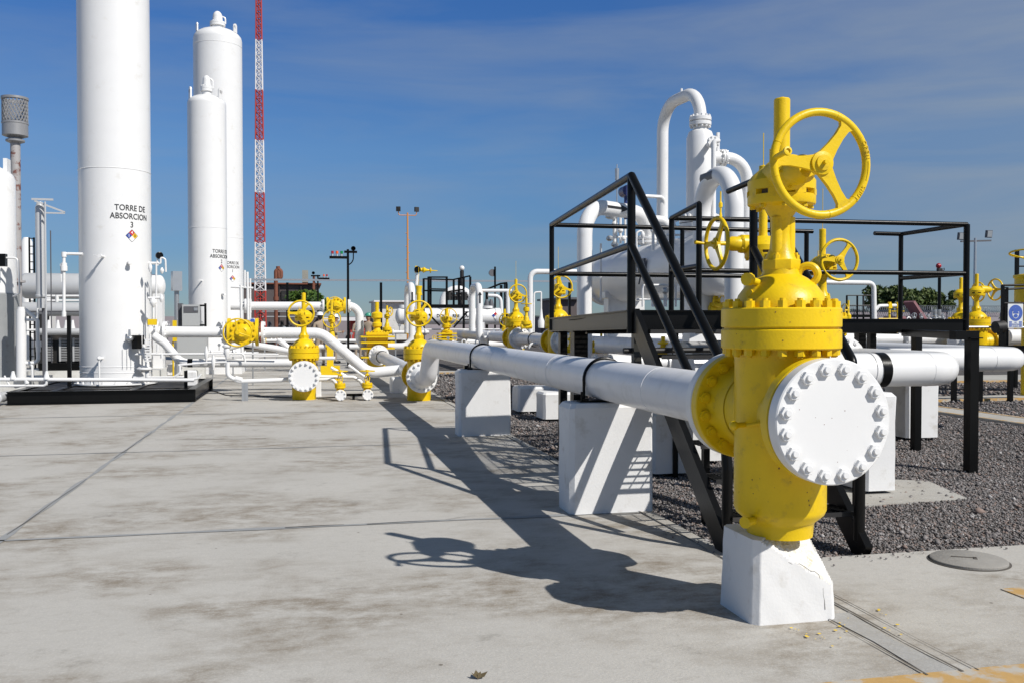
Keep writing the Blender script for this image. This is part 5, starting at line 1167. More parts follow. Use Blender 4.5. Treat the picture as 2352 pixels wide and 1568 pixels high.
for i_ in range(6): b.f.append((2 * i_, 2 * i_ + 1, 2 * i_ + 3, 2 * i_ + 2))
ob('painted_arrow', b, 'darkgrey', t)
t = thing('relief_bend', 'white flanged elbow pipe leaving the riser vessel to the right', 'pipe', (YP(1715, 600, Yr).x, Yr, 0))
q0 = YP(1640, 362, Yr); b = MB(); b.pipe([(c.x, Yr, q0.z), (YP(1716, 370, Yr).x, Yr, q0.z), (YP(1716, 370, Yr).x, Yr, .5)], R_(27, 1690, Yr), .35, 24, 9); ob('pipe', b, 'white', t)
b = MB(); q = YP(1661, 362, Yr); b.flange((q.x + .004, Yr, q0.z), (1, 0, 0), .135, .035, 10, .016, .018, 0, 28); b.flange((q.x - .004, Yr, q0.z), (-1, 0, 0), .135, .035, 10, .016, .018, 0, 28); ob('flange', b, 'white', t)
t = pipething('level_bridle', 'cluster of white level gauges and small valves on the separator behind the left rails', 'instruments', 16.8, [([(1412, 500), (1412, 570)], 10), ([(1398, 545), (1440, 545)], 5), ([(1425, 500), (1425, 560)], 6), ([(1436, 505), (1436, 560)], 5), ([(1405, 520), (1445, 520)], 4), ([(1380, 690), (1380, 560)], 5)])
for px, py, w in ((1405, 498, 30), (1412, 515, 14), (1425, 530, 13), (1400, 548, 16), (1432, 548, 12), (1412, 562, 18)):
    q = YP(px, py, 16.7); b = MB(); b.lathe([(R_(w, px, 16.7) * .5, -.05), (R_(w, px, 16.7), -.015), (R_(w, px, 16.7), .015), (R_(w, px, 16.7) * .5, .05)], q, (0, 0, 1), 12); ob('fitting', b, 'galv' if w > 14 else 'white', t)
q = YP(1417, 415, 16.5); b = MB(); b.cyl((q.x, 16.5, 2.9), (q.x, 16.5, q.z), .012, seg=8); b.cyl((q.x, 16.5, q.z), (q.x, 16.5, q.z + .22), .035, .04, 14); b.cyl((q.x, 16.5, q.z + .22), (q.x, 16.5, q.z + .3), .010, seg=6); single('antenna', b, 'galv', 'slim grey sensor standing above the left handrail', 'sensor')
q = YP(1437, 440, 15.8); b = MB(); b.cyl(q + Vector((-.0, -.12, 0)), q + Vector((0, .12, 0)), .10, seg=20); b.cyl(q, q - Vector((0, 0, .5)), .03, seg=8); single('transmitter', b, mat('navy_enamel', (.02, .03, .12), .3), 'dark blue transmitter head behind the near platform post', 'transmitter')

# arrow risers and U bends in the middle distance
def ubend(label, Y, px, yt, yb, w, side, arrow, ydir, xe, name='riser_bend', back=1.3):
    r = R_(w, px, Y); a = YP(px, yt, Y); q = YP(px, yb, Y); e = YP(xe, yb, Y); t = thing(name, label, 'pipe', (a.x, Y, 0), 0, 'arrow-marked riser bends'); b = MB()
    b.pipe([(a.x, Y + back, q.z + .4), (a.x, Y + back, a.z - r), (a.x, Y, a.z - r), (a.x, Y, q.z), (e.x, Y, q.z)], r, r * 3.2, 20, 9); ob('pipe', b, 'white', t)
    z0, z1 = YP(px, arrow[0], Y).z, YP(px, arrow[1], Y).z; y_ = Y - r - .004; k = dd(px, Y) / FPX; b = MB(); hs = 8 * k; zl, zh = min(z0, z1), max(z0, z1)
    if ydir < 0: zl += hs * .9
    else: zh -= hs * .9
    b.v += [(a.x - 1.8 * k, y_, zl), (a.x + 1.8 * k, y_, zl), (a.x + 1.8 * k, y_, zh), (a.x - 1.8 * k, y_, zh)]; b.f.append((0, 1, 2, 3)); zt = zl if ydir < 0 else zh
    b.v += [(a.x - 4.6 * k, y_, zt), (a.x + 4.6 * k, y_, zt), (a.x, y_, zt + ydir * hs)]; b.f.append((4, 5, 6) if ydir > 0 else (5, 4, 6)); ob('painted_arrow', b, 'ink', t); return t
ubend('white riser pipe with a black arrow pointing down', 29.0, 946, 647, 795, 15.5, -1, (671, 697), -1, 880)
ubend('white riser pipe with a black arrow pointing up', 29.0, 1101, 648, 790, 15.5, 1, (671, 697), 1, 1180)
t = pipething('transfer_pipe', 'long white pipe low behind the arrow risers', 'pipe', 33.0, [([(985, 785), (1240, 785)], 14), ([(700, 796), (900, 796)], 12), ([(930, 757), (1180, 756)], 3)])
t = pipething('tall_bend', 'white pipe turning over behind the left end of the platform', 'pipe', 29.5, [([(1218, 765), (1218, 624), (1345, 625)], 12.5), ([(1226, 765), (1227, 672), (1243, 671)], 4), ([(1243, 671), (1243, 730)], 4)])
q = YP(1243, 738, 29.5); b = MB(); b.lathe([(.10, -.22), (.11, 0), (.06, .12), (.03, .4)], q, (0, 0, 1), 16); ob('relief_valve', b, 'white', t)
t = pipething('bypass_pipe', 'white pipes with flanges seen through the gap under the platform deck', 'pipe', 19.3, [([(1350, 777), (1620, 777)], 28)])

# low clutter of small fittings in the middle distance
def manifold(label, Y, xs, y, m='yellow_far', seed=1, w=7, hgt=1.0):
    R = random.Random(seed); c = YP(xs[0], y, Y); t = thing('fitting_row', label, 'piping', (c.x, Y, 0)); k = dd(xs[0], Y) / FPX
    a, q = YP(xs[0], y, Y), YP(xs[1], y, Y); b = MB(); b.cyl(a, q, w * .5 * k, seg=12); ob('pipe', b, 'white', t); n = int((xs[1] - xs[0]) / 15)
    for j in range(n):
        p = a.lerp(q, (j + .5) / n); kind = R.choice('vfgvb')
        if kind == 'v':
            b = MB(); b.lathe([(4 * k, -4 * k), (6 * k, 0), (4 * k, 4 * k), (2.2 * k, 9 * k), (4 * k, 10 * k), (4 * k, 13 * k), (1.4 * k, 14 * k), (1.4 * k, (18 + R.random() * 8) * k)], p, (0, 0, 1), 14); b.torus(p + Vector((0, 0, 17 * k)), (R.uniform(-1, 1), -1, .2), 5 * k, .7 * k, 20, 5); ob('valve', b, m, t)
        elif kind == 'f': b = MB(); b.lathe([(7 * k, -1.5 * k), (7 * k, 1.5 * k)], p, (1, 0, 0), 18); ob('flange', b, 'white', t)
        elif kind == 'g': b = MB(); b.cyl(p, p + Vector((0, 0, 14 * k)), 1.0 * k, seg=6); b.cyl(p + Vector((0, -.02, 16 * k)), p + Vector((0, .05, 16 * k)), 3.4 * k, seg=16); ob('gauge', b, 'galv', t)
        else: b = MB(); b.pipe([p, p + Vector((0, 0, 12 * k)), p + Vector((9 * k, 0, 12 * k)), p + Vector((9 * k, 0, 0))], 1.6 * k, 4 * k, 8); ob('bypass', b, 'white', t)
    for f in (.15, .85): p = a.lerp(q, f); b = MB(); b.box((p.x, Y, p.z / 2), (3 * k, 3 * k, max(.05, p.z - 2 * k))); ob('support', b, 'galv', t)
    return t
manifold('row of little yellow valves and white flanges low between the two arrow risers', 25.5, (990, 1100), 792, seed=2)
manifold('row of small fittings low to the right of the up-arrow riser', 28.0, (1112, 1172), 775, seed=5)
manifold('row of small valves and gauges low behind the left sunk valve', 30.0, (585, 735), 768, seed=3, w=9)
manifold('row of fittings low between the ribbed box valve and down-arrow riser', 33.0, (895, 985), 763, seed=8, w=8)
manifold('row of fittings behind the second tower foot, left of the wheel valve', 26.0, (478, 545), 808, m='galv', seed=4, w=8)
manifold('row of small fittings under the platform deck behind the left leg', 17.5, (1330, 1440), 806, seed=9, w=9)
manifold('far row of pipes and valves above the white manifold, behind the right deck', 24.0, (2075, 2190), 741, m='galv', seed=6, w=6)

t = pipething('vessel_fittings', 'small white nozzles, gauge pipes and a frame around the separator behind the stair rail', 'instruments', 13.4, [
    ([(1462, 585), (1462, 535), (1476, 528), (1476, 560)], 5), ([(1500, 575), (1500, 520)], 7), ([(1548, 560), (1548, 510), (1560, 505)], 5), ([(1530, 540), (1572, 540)], 5), ([(1476, 705), (1476, 655), (1552, 655), (1552, 705)], 5), ([(1500, 705), (1500, 660)], 9), ([(1528, 705), (1528, 662)], 9), ([(1462, 688), (1565, 688)], 4)])
for px, py, w in ((1500, 528, 13), (1548, 520, 10), (1476, 540, 10), (1500, 668, 15), (1528, 668, 15), (1512, 690, 10)):
    q = YP(px, py, 13.35); r = R_(w, px, 13.35); b = MB(); b.lathe([(r * .5, -.05), (r, -.02), (r, .02), (r * .5, .05)], q, (0, 0, 1), 12); ob('fitting', b, 'galv' if py > 640 else 'white', t)
manifold('row of small valves and gauges low between the nearest tower and the second tower', 27.5, (362, 470), 760, m='galv', seed=11, w=7)
manifold('row of pipes and little valves low behind the outlet pipe elbow', 34.0, (600, 830), 782, seed=14, w=8)
# ================================================================== DISTANCE
def K_(px, Y): return dd(px, Y) / FPX
# lattice mast
Ym = 55.0; c = YP(598, 700, Ym); k = K_(598, Ym)
t = thing('lattice_mast', 'slender red and white banded lattice mast, the tallest thing against the sky', 'mast', (c.x, Ym, 0))
edges = [735 - 2 * (735 - 668) + 67, 668, 557, 443, 323, 208, 93, -22, -137, -250]
ys = [742 + 45, 668, 557, 443, 323, 208, 93, -22, -137]
for i in range(len(ys) - 1):
    z0, z1 = YP(598, ys[i], Ym).z, YP(598, ys[i + 1], Ym).z
    if i == 0: z0 = 0.0
    b = MB(); h0, h1 = (14.5 - 1.15 * i) * k * .86, (14.5 - 1.15 * (i + 1)) * k * .86
    P = lambda q, z: Vector((c.x + (h0 + (h1 - h0) * (z - z0) / (z1 - z0)) * q[0], Ym + (h0 + (h1 - h0) * (z - z0) / (z1 - z0)) * q[1], z))
    cs = [(-1, -1), (1, -1), (1, 1), (-1, 1)]
    for q in cs: b.cyl(P(q, z0), P(q, z1), .035, seg=6)
    n = 7
    for j in range(n):
        a, e = z0 + (z1 - z0) * j / n, z0 + (z1 - z0) * (j + 1) / n
        for s in range(4):
            p, q = cs[s], cs[(s + 1) % 4]
            b.cyl(P(p, a), P(q, e), .020, seg=4, caps=False); b.cyl(P(q, a), P(p, e), .020, seg=4, caps=False); b.cyl(P(p, a), P(q, a), .018, seg=4, caps=False)
    b.beam((c.x, Ym, z0), (c.x, Ym, z1), .05, .09)
    ob('mast_section', b, 'red' if i % 2 == 0 else 'mastwhite', t)
# orange floodlight mast
Yo = 58.0; c = YP(936, 500, Yo); k = K_(936, Yo); Z = lambda y: YP(936, y, Yo).z
t = thing('floodlight_mast', 'thin orange pole with two dark floodlights, behind the down-arrow riser', 'light pole', (c.x, Yo, 0))
b = MB(); b.cyl((c.x, Yo, 0), (c.x, Yo, Z(489)), 2.6 * k, 1.8 * k, 12)
for j in range(14): z = Z(536 + j * 15); s = 1 if j % 2 else -1; b.cyl((c.x, Yo, z), (c.x + s * 4.5 * k, Yo, z), .025, seg=4)
ob('pole', b, 'mast_orange', t)
b = MB(); b.pipe([(c.x - 21 * k, Yo, Z(486)), (c.x - 20 * k, Yo, Z(495)), (c.x + 20 * k, Yo, Z(495)), (c.x + 21 * k, Yo, Z(486))], 1 * k, 4 * k, 8); ob('cross_arm', b, 'mast_orange', t)
for s in (-1, 1):
    b = MB(); b.box((c.x + s * 21 * k, Yo, Z(481)), (9.5 * k, 6 * k, 10.5 * k), rz=.3 * s); ob('floodlight', b, 'black_dull', t)
# beacon posts
def beacon_post(label, Y, px, ytop, arm, lamps, horn, mw=2.6, ybar=593):
    c = YP(px, ytop, Y); k = K_(px, Y); Z = lambda y: YP(px, y, Y).z; s = lambda x: YP(x, 700, Y).x; t = thing('beacon_post', label, 'signal post', (c.x, Y, 0))
    b = MB(); b.box((c.x, Y, Z(ytop) / 2), (2 * mw * k, 2 * mw * k, Z(ytop))); ob('post', b, 'black', t)
    b = MB(); x0, x1 = s(arm[0]), s(arm[1]); b.box(((x0 + x1) / 2, Y, Z(ybar)), (abs(x1 - x0), .12, mw * 2.2 * k)); ob('lamp_arm', b, 'black', t)
    for lx, m in lamps:
        b = MB(); b.cyl((s(lx), Y, Z(ybar) + mw * k), (s(lx), Y, Z(ybar) + (mw + 6 * mw / 2.6) * k), 3 * k * mw / 2.6, 2.2 * k * mw / 2.6, 12); lb = ob('lamp_base', b, 'galv', t)
        b = MB(); b.cyl((s(lx), Y, Z(ybar) + (mw + 6 * mw / 2.6) * k), (s(lx), Y, Z(ybar) + (mw + 12 * mw / 2.6) * k), 3.2 * k * mw / 2.6, 3 * k * mw / 2.6, 12); ob('lens', b, m, lb)
    hx = s(horn[0]); b = MB(); b.box(((c.x + hx) / 2, Y, Z(horn[1])), (abs(hx - c.x) + .25, .12, 5 * k * mw / 2.6)); ob('horn_bracket', b, 'black', t)
    b = MB(); b.lathe([(2 * k, .3), (2.5 * k, .15), (5.5 * k * mw / 2.6, 0), (4.5 * k * mw / 2.6, .0), (1 * k, .12)], (hx, Y, Z(horn[2])), (.1, 1, 0), 20); ob('horn', b, 'black', t)
    b = MB(); b.pipe([(hx, Y, Z(horn[1])), (hx, Y, Z(horn[1] + 26 * mw / 2.6)), (c.x, Y, Z(horn[1] + 30 * mw / 2.6))], .02, .3, 6); ob('cable', b, 'black', t)
beacon_post('black signal post with red, orange and green beacons and a horn', 32.0, 799, 573, (757, 799), ((764, 'lens_red'), (774.5, 'lens_orange'), (785, 'lens_green')), (812, 579, 575 - 4), 2.6, 592)
beacon_post('smaller far signal post with orange and red beacons beside the dark building', 50.0, 730, 632, (732, 757), ((744, 'lens_orange'), (751, 'lens_red')), (720, 634, 627.5), 1.7, 640)
# cable rail
Yc = 50.0; t = thing('cable_tray', 'long thin grey overhead rail on black posts crossing the whole background', 'overhead rail', (YP(875, 700, Yc).x, Yc, 0))
a, q = YP(555, 642.5, Yc), YP(1445, 647.5, Yc); b = MB(); b.beam(a, q, .10, .10); ob('rail', b, 'galv', t)
for px in (660, 875, 1308, 1160): p = YP(px, 645, Yc); b = MB(); b.box((p.x, Yc, p.z / 2 - .05), (.13, .13, p.z - .1)); ob('post', b, 'black', t)
# dark process building
def bbox_px(name, x0, y0, x1, y1, Y, dep, m, par): a, q = YP(x0, y0, Y), YP(x1, y1, Y); b = MB(); b.box(((a.x + q.x) / 2, Y + dep / 2, (a.z + q.z) / 2), (q.x - a.x, dep, a.z - q.z)); return ob(name, b, m, par)
brown = mat('dark_brown_cladding', (0.10, 0.08, 0.078), 0.75, noise=.3, nscale=.8)
t = thing('process_building', 'dark grey-brown shed with a flat rust-edged roof left of the green tree', 'building', (YP(660, 750, 62).x, 62, 0))
bbox_px('wall', 545, 654, 733, 790, 62, 8, brown, t); r_ = bbox_px('roof', 540, 649, 738, 654, 61.7, 8.6, 'rust', t)
bbox_px('roof_box', 694, 621, 708, 649, 63, 2, mat('weathered_sheet', (.30, .30, .26), .7, noise=.3, nscale=1), t); bbox_px('column', 718, 634, 724, 700, 61.3, .4, 'rust', t)
for x0 in (600, 640, 690): bbox_px('column', x0, 654, x0 + 3, 740, 61.8, .2, 'black_dull', t)
bbox_px('opening', 646, 668, 716, 690, 61.9, .15, 'black_dull', t)
# machinery clutter under the shed: motors, pipe frames
t = thing('pump_set', 'dark pumps and engine frames in front of the dark shed', 'machinery', (YP(660, 750, 58).x, 58, 0)); R = random.Random(3)
for j in range(9):
    px = 606 + j * 14; a = YP(px, 742, 58); h = R.uniform(.5, 1.5)
    b = MB(); b.box((a.x, 58, h / 2 + .2), (.5, .6, h)); b.cyl((a.x - .2, 57.6, h * .7), (a.x + .25, 57.6, h * .7), .22, seg=12); b.cyl((a.x, 57.7, h), (a.x, 57.7, h + .5), .10, seg=8); ob('pump', b, 'darkgrey' if j % 3 else 'black_dull', t)
b = MB(); a, q = YP(602, 716, 57), YP(732, 716, 57); b.cyl(a, q, .05, seg=6); a, q = YP(602, 728, 57), YP(732, 728, 57); b.cyl(a, q, .05, seg=6)
ob('frame_rail', b, 'galv', t)
Yh = 57.0; c = YP(634, 690, Yh); k = K_(634, Yh); Z = lambda y: YP(634, y, Yh).z; s = lambda x: YP(x, 700, Yh).x
b = MB(); b.pipe([(s(634), Yh, 0), (s(634), Yh, Z(620)), (s(646), Yh, Z(620)), (s(646), Yh, Z(637)), (s(641), Yh, Z(640)), (s(639), Yh, Z(612))], 4.5 * k, 9 * k, 14, 6); b.cyl((s(634), Yh, Z(690)), (s(634), Yh, Z(682)), 6 * k, seg=14); single('exhaust_stack', b, 'rust', 'rusty looped exhaust pipe standing above the dark shed', 'exhaust pipe')
t = thing('low_building', 'low dark red shed with a pale roof edge behind the people', 'building', (YP(820, 750, 60).x, 60, 0))
bbox_px('wall', 805, 737, 850, 780, 60, 3, 'red', t); bbox_px('roof', 730, 729, 850, 737, 59.5, 4, 'mastwhite', t)
t = thing('site_hut', 'small white hut low on the horizon left of the down-arrow riser', 'building', (YP(900, 720, 62).x, 62, 0))
bbox_px('wall', 862, 694, 958, 780, 62, 4, 'aged_white', t); bbox_px('roof', 859, 690, 962, 694, 61.6, 5, 'mastwhite', t)
t = thing('dark_building', 'dark brown shed behind the left handrail of the platform', 'building', (YP(1310, 720, 60).x, 60, 0))
bbox_px('wall', 1286, 688, 1330, 790, 60, 5, brown, t); bbox_px('roof', 1284, 683, 1332, 688, 59.6, 6, 'darkgrey', t)
# far vessel with its platform
t, a, c_, z_, r_ = hvessel('horizontal_vessel', 'long white lettered drum behind the far black platform', 43.0, 908, 1152, 727, 37, m='white', saddle='white')
tm = text_mesh('DOL      RNI   PA-101', .20, .002); place(tm, (YP(1045, 726, 43).x, 43 - r_ - .012, YP(1045, 726, 43).z), (1, 0, 0), (0, 0, 1)); ob('lettering', tm, 'ink', t, flat=True)
dq = YP(1135 - 1, 725, 43); root = None
for (m, cx_, cz_) in (('n_red', 0, .5), ('n_blue', -.5, 0), ('n_yel', .5, 0), ('n_wht', 0, -.5)):
    b = MB(); s = .17; y_ = 43 - r_ - .012; b.v = [(dq.x + (cx_ + u) * s, y_, dq.z + (cz_ + v) * s) for u, v in ((0, -.48), (.48, 0), (0, .48), (-.48, 0))]; b.f = [(0, 1, 2, 3)]; o_ = ob('hazard_diamond' if root is None else m[2:] + '_field', b, m, t if root is None else root); root = root or o_
b = MB(); p = YP(1052, 640, 43); pa, pb, pc = YP(1018, 745, 42.8), YP(1018, 664, 42.8), YP(1084, 668, 42.8); b.pipe([(pa.x, 42.9, z_), (pb.x, 42.9, pb.z), (pc.x, 42.9, pb.z), (pc.x, 42.9, z_)], R_(17, 1050, 43), 1.0, 20, 8); ob('inverted_bend', b, 'white', t)
b = MB(); q = YP(1120, 705, 43); b.flange((q.x, 43, z_ + r_), (0, 0, 1), .25, .12, seg=20); q = YP(925, 0, 43); b.flange((q.x, 43, z_ + r_), (0, 0, 1), .2, .15, seg=20); b.lathe([(r_ * 1.06, 0), (r_ * 1.06, .25)], (YP(1136, 700, 43).x, 43, z_), (1, 0, 0), 40); ob('nozzle', b, 'white', t)
t = thing('stack_pipe', 'black pipe topped by a white ball above the far drum', 'pipe', (YP(1061, 640, 45).x, 45, 0))
a = YP(1061, 622, 45); b = MB(); b.cyl((a.x, 45, 2), (a.x, 45, a.z), .10, seg=12); ob('pipe', b, 'black_dull', t); b = MB(); b.sphere((a.x, 45, a.z + .12), .13, 14, 8); ob('ball', b, 'white', t)
Yf = 38.0; t = thing('far_platform', 'distant black steel platform with ladder and rails over the long pipe', 'platform', (YP(1025, 740, Yf).x, Yf, 0)); S = lambda x, y, d=0: YP(x, y, Yf + d)
for x, y0, y1, d in ((973, 640, 790, 0), (984, 636, 706, 0), (989, 636, 706, .6), (1026, 636, 706, 0), (1042, 642, 706, .8), (1054, 640, 706, .4), (1065, 636, 790, 0), (1080, 636, 790, 0)):
    b = MB(); b.beam(S(x, y0, d), S(x, y1, d), .085, .085); ob('post', b, 'black', t)
for p0, p1, d in (((973, 641), (1044, 643), .3), ((984, 637), (1028, 637), 0), ((1044, 642), (1066, 637), .2), ((973, 668), (1026, 669), .1), ((1026, 671), (1066, 665), .1), ((984, 664), (1028, 665), 0), ((1040, 643), (1080, 634), 0)):
    b = MB(); b.cyl(S(*p0, d), S(*p1, d), .035, seg=6); ob('handrail', b, 'black', t)
b = MB(); q0, q1 = S(973, 701), S(1082, 706); b.box(((q0.x + q1.x) / 2, Yf + .5, (q0.z + q1.z) / 2), (q1.x - q0.x, 1.0, .14)); ob('deck', b, 'black', t)
for x0, y0, x1, y1 in ((1074, 716, 1042, 752), (985, 722, 1010, 748)): b = MB(); b.beam(S(x0, y0, -.1), S(x1, y1, -.1), .07, .07); ob('brace', b, 'black', t)
for y in (717, 735, 755, 775): b = MB(); b.cyl(S(1065, y), S(1080, y), .025, seg=6); ob('rung', b, 'black', t)
t = thing('motor_cluster', 'black valve motors in a row on the far platform', 'motor', (YP(1045, 690, 40).x, 40, 2.2))
for x in (1032, 1040, 1052, 1062, 1068): q = YP(x, 690, 40); b = MB(); b.cyl(q, q + Vector((0, 0, .35)), .12, .09, 10); b.cyl(q + Vector((-.14, 0, .18)), q + Vector((.14, 0, .18)), .08, seg=8); ob('motor', b, 'black_dull', t)
# roof frame of another black structure right of it
t = thing('steel_frame', 'dark steel frame with white looped pipes right of the up-arrow riser', 'frame', (YP(1165, 700, 44).x, 44, 0))
for p0, p1 in (((1082, 664), (1118, 665)), ((1118, 665), (1150, 652)), ((1150, 652), (1165, 650)), ((1082, 672), (1118, 668))): b = MB(); b.cyl(YP(*p0, 44), YP(*p1, 44), .05, seg=6); ob('rail', b, 'black', t)
for x, y in ((1163, 652), (1118, 665), (1151, 655)): a = YP(x, y, 44); b = MB(); b.box((a.x, 44, a.z / 2), (.12, .12, a.z)); ob('post', b, 'black', t)
for P_, w in ((((1090, 668), (1175, 668)), 8), (((1106, 715), (1106, 669)), 8), (((1121, 679), (1150, 680), (1152, 720)), 8), (((1166, 669), (1167, 720)), 9)): b = MB(); pp = [YP(x, y, 43.5) for x, y in P_]; b.pipe(pp, R_(w, 1120, 43.5), .3, 12) if len(pp) > 2 else b.cyl(pp[0], pp[1], R_(w, 1120, 43.5), seg=12); ob('pipe', b, 'white', t)
b = MB(); q = YP(1101, 668, 43.4); b.lathe([(.20, -.08), (.20, .08)], q, (1, 0, 0), 16); ob('coupling', b, 'orange', t)
b = MB(); 
for x in (1118, 1128): q = YP(x, 700, 43); b.lathe([(.12, -.3), (.14, 0), (.06, .25)], q, (0, 0, 1), 12)
ob('pump', b, 'darkgrey', t)
# horn post, standpipe with yellow actuator
t = thing('horn_post', 'black post carrying a round dark horn, right of the far black platform', 'post', (YP(1137, 700, 46).x, 46, 0))
a = YP(1137, 613, 46); b = MB(); b.cyl((a.x, 46, 0), (a.x, 46, a.z), .05, seg=8); ob('post', b, 'black', t); q = YP(1131, 627, 46); b = MB(); b.lathe([(.06, .3), (.16, .1), (.19, 0), (.02, .0)], q, (-.3, .95, 0), 18); ob('horn', b, 'darkgrey', t)
Yt = 30.5; t = thing('blowdown_stand', 'white standpipe topped by a yellow horizontal valve with a dark actuator', 'valve', (YP(958, 700, Yt).x, Yt, 0))
S = lambda x, y: YP(x, y, Yt); k = K_(958, Yt)
b = MB(); b.cyl(S(956, 655), S(959, 629), 4 * k, 4.5 * k, 16); b.cyl(S(958, 760), S(958, 678), 6 * k, seg=16); ob('pipe', b, 'white', t)
b = MB(); b.lathe([(7 * k, -11 * k), (8 * k, -10 * k), (6 * k, 0), (8 * k, 10 * k), (7 * k, 11 * k)], S(962, 668), (0, 0, 1), 18); ob('valve_body', b, 'yellow', t)
b = MB(); b.lathe([(8 * k, 0), (8 * k, 6 * k), (5 * k, 8 * k), (4 * k, 16 * k), (7 * k, 20 * k), (3 * k, 27 * k), (2 * k, 34 * k), (6 * k, 35 * k), (6 * k, 37 * k), (1.5 * k, 38 * k), (1 * k, 52 * k)], S(953, 619), (1, 0, -.06), 18); ob('top_valve', b, 'yellow', t)
b = MB(); b.lathe([(5 * k, 0), (7.5 * k, 3 * k), (7.5 * k, 8 * k), (4 * k, 11 * k)], S(958, 620) + Vector((0, -.02, 0)), (0, -1, 0), 18); ob('actuator', b, 'black', t)
# people, heads in helmets
def person(label, Y, px, face, helmet='helmet_white', h=1.86, lean=0.0, arms='down'):
    c = YP(px, 740, Y); root = thing('person', label, 'person', (c.x, Y, 0), face, 'workers in khaki standing by the far valves')
    s = h / 1.80; V, E, RR = [], [], []
    def add(p, r, par):
        V.append((p[0] * s, p[1] * s, p[2] * s)); RR.append(r * s)
        if par is not None: E.append((par, len(V) - 1))
        return len(V) - 1
    pel = add((0, 0, .96), .135, None); bel = add((0, 0, 1.10), .125, pel); che = add((0, .0, 1.30), .145, bel); sh = add((0, 0, 1.42), .115, che); nk = add((0, -.01, 1.52), .055, sh)
    for sx in (-1, 1):
        hp = add((sx * .09, 0, .88), .095, pel); kn = add((sx * .11, -.02, .50), .062, hp); an = add((sx * .12, .01, .10), .045, kn); add((sx * .13, -.13, .04), .038, an)
        s1 = add((sx * .19, 0, 1.41), .062, sh); el = add((sx * .24, .03, 1.13), .046, s1)
        if arms == 'down': wr = add((sx * .25, -.05, .88), .033, el)
        else: wr = add((sx * .12, -.24, 1.16), .033, el)
    me = bpy.data.meshes.new('body'); me.from_pydata(V, E, []); me.update(); o = bpy.data.objects.new('body', me); col.objects.link(o); o.parent = root; me.materials.append(M['khaki'])
    sk = o.modifiers.new('Skin', 'SKIN'); o.modifiers.new('Sub', 'SUBSURF').levels = 1
    for i, v in enumerate(me.skin_vertices[0].data): v.radius = (RR[i], RR[i]); v.use_root = (i == 0)
    o.modifiers['Sub'].render_levels = 2; sk.use_smooth_shade = True
    b = MB(); z = 1.66 * s; b.sphere((0, -.01, z), .105 * s, 20, 14, (.80, .95, 1.18)); b.cyl((0, -.01, 1.46 * s), (0, -.01, 1.60 * s), .055 * s, seg=14); b.lathe([(.018, 0), (.012, .03)], (0, -.105 * s, z - .01), (0, -1, -.2), 8)
    for sx in (-1, 1): b.sphere((sx * .085 * s, 0, z), .022, 8, 6, (.4, 1, 1.4))
    hd = ob('head', b, 'skin', root, local=True)
    b = MB(); b.sphere((0, .015, z + .005), .108 * s, 18, 10, (.84, .96, 1.1)); hb = ob('hair', b, 'hair', root, local=True)
    b = MB(); 
    for sx in (-1, 1): b.sphere((sx * .032, -.098 * s, z + .015), .011, 8, 6)
    b.box((0, -.103 * s, z - .055), (.045, .008, .008)); ob('face_features', b, 'hair', hd, local=True)
    b = MB(); b.lathe([(.152 * s, z + .045), (.150 * s, z + .055), (.122 * s, z + .06), (.118 * s, z + .10), (.09 * s, z + .145), (.04 * s, z + .165), (.001, z + .168)], (0, 0, 0), seg=24, caps=False); b.box((0, -.13 * s, z + .05), (.16, .09, .008)); ob('helmet', b, helmet, root, local=True)
    for sx in (-1, 1):
        w = Vector((sx * .25, -.05, .88)) * s if arms == 'down' else Vector((sx * .12, -.24, 1.16)) * s
        d = Vector((0, -.02, -1)) if arms == 'down' else Vector((-sx * .8, -.5, .1)).normalized(); d.normalize(); side = Vector((0, 1, 0)) if arms == 'down' else Vector((0, 0, 1)); b = MB()
        b.sphere(w + d * .05, .045, 10, 8, (.5, .9, 1.1) if arms == 'down' else (1, .7, .6))
        for f in range(4): q = w + d * .075 + side * ((f - 1.5) * .019); L = (.055, .07, .075, .06)[f]; b.tube([q, q + d * L * .5, q + d * L + Vector((-sx * .012, -.006, 0))], .0085, 6)
        q = w + d * .03 - side * .035; b.tube([q, q + d * .03 - side * .02, q + d * .06 - side * .022], .010, 6); ob('hand', b, 'skin', root, local=True)
        b = MB(); b.sphere((sx * .13 * s, -.07, .05), .075, 12, 8, (.65, 1.7, .7)); ob('boot', b, 'boot', root, local=True)
    return root
person('person in khaki coveralls and white helmet seen from behind, left of the others', 33.0, 735, pi + .3)
person('person in khaki coveralls bending over the wire wheel valve, second from left', 35.0, 770, pi / 2, arms='fwd', h=1.80)
person('person in darker shade third from left, behind the bend of the further white pipe', 38.0, 822, .6, arms='fwd', h=1.80)
person('person in khaki with a green helmet beside the ribbed yellow valve', 34.0, 846, -.4, helmet='helmet_green', h=1.84)
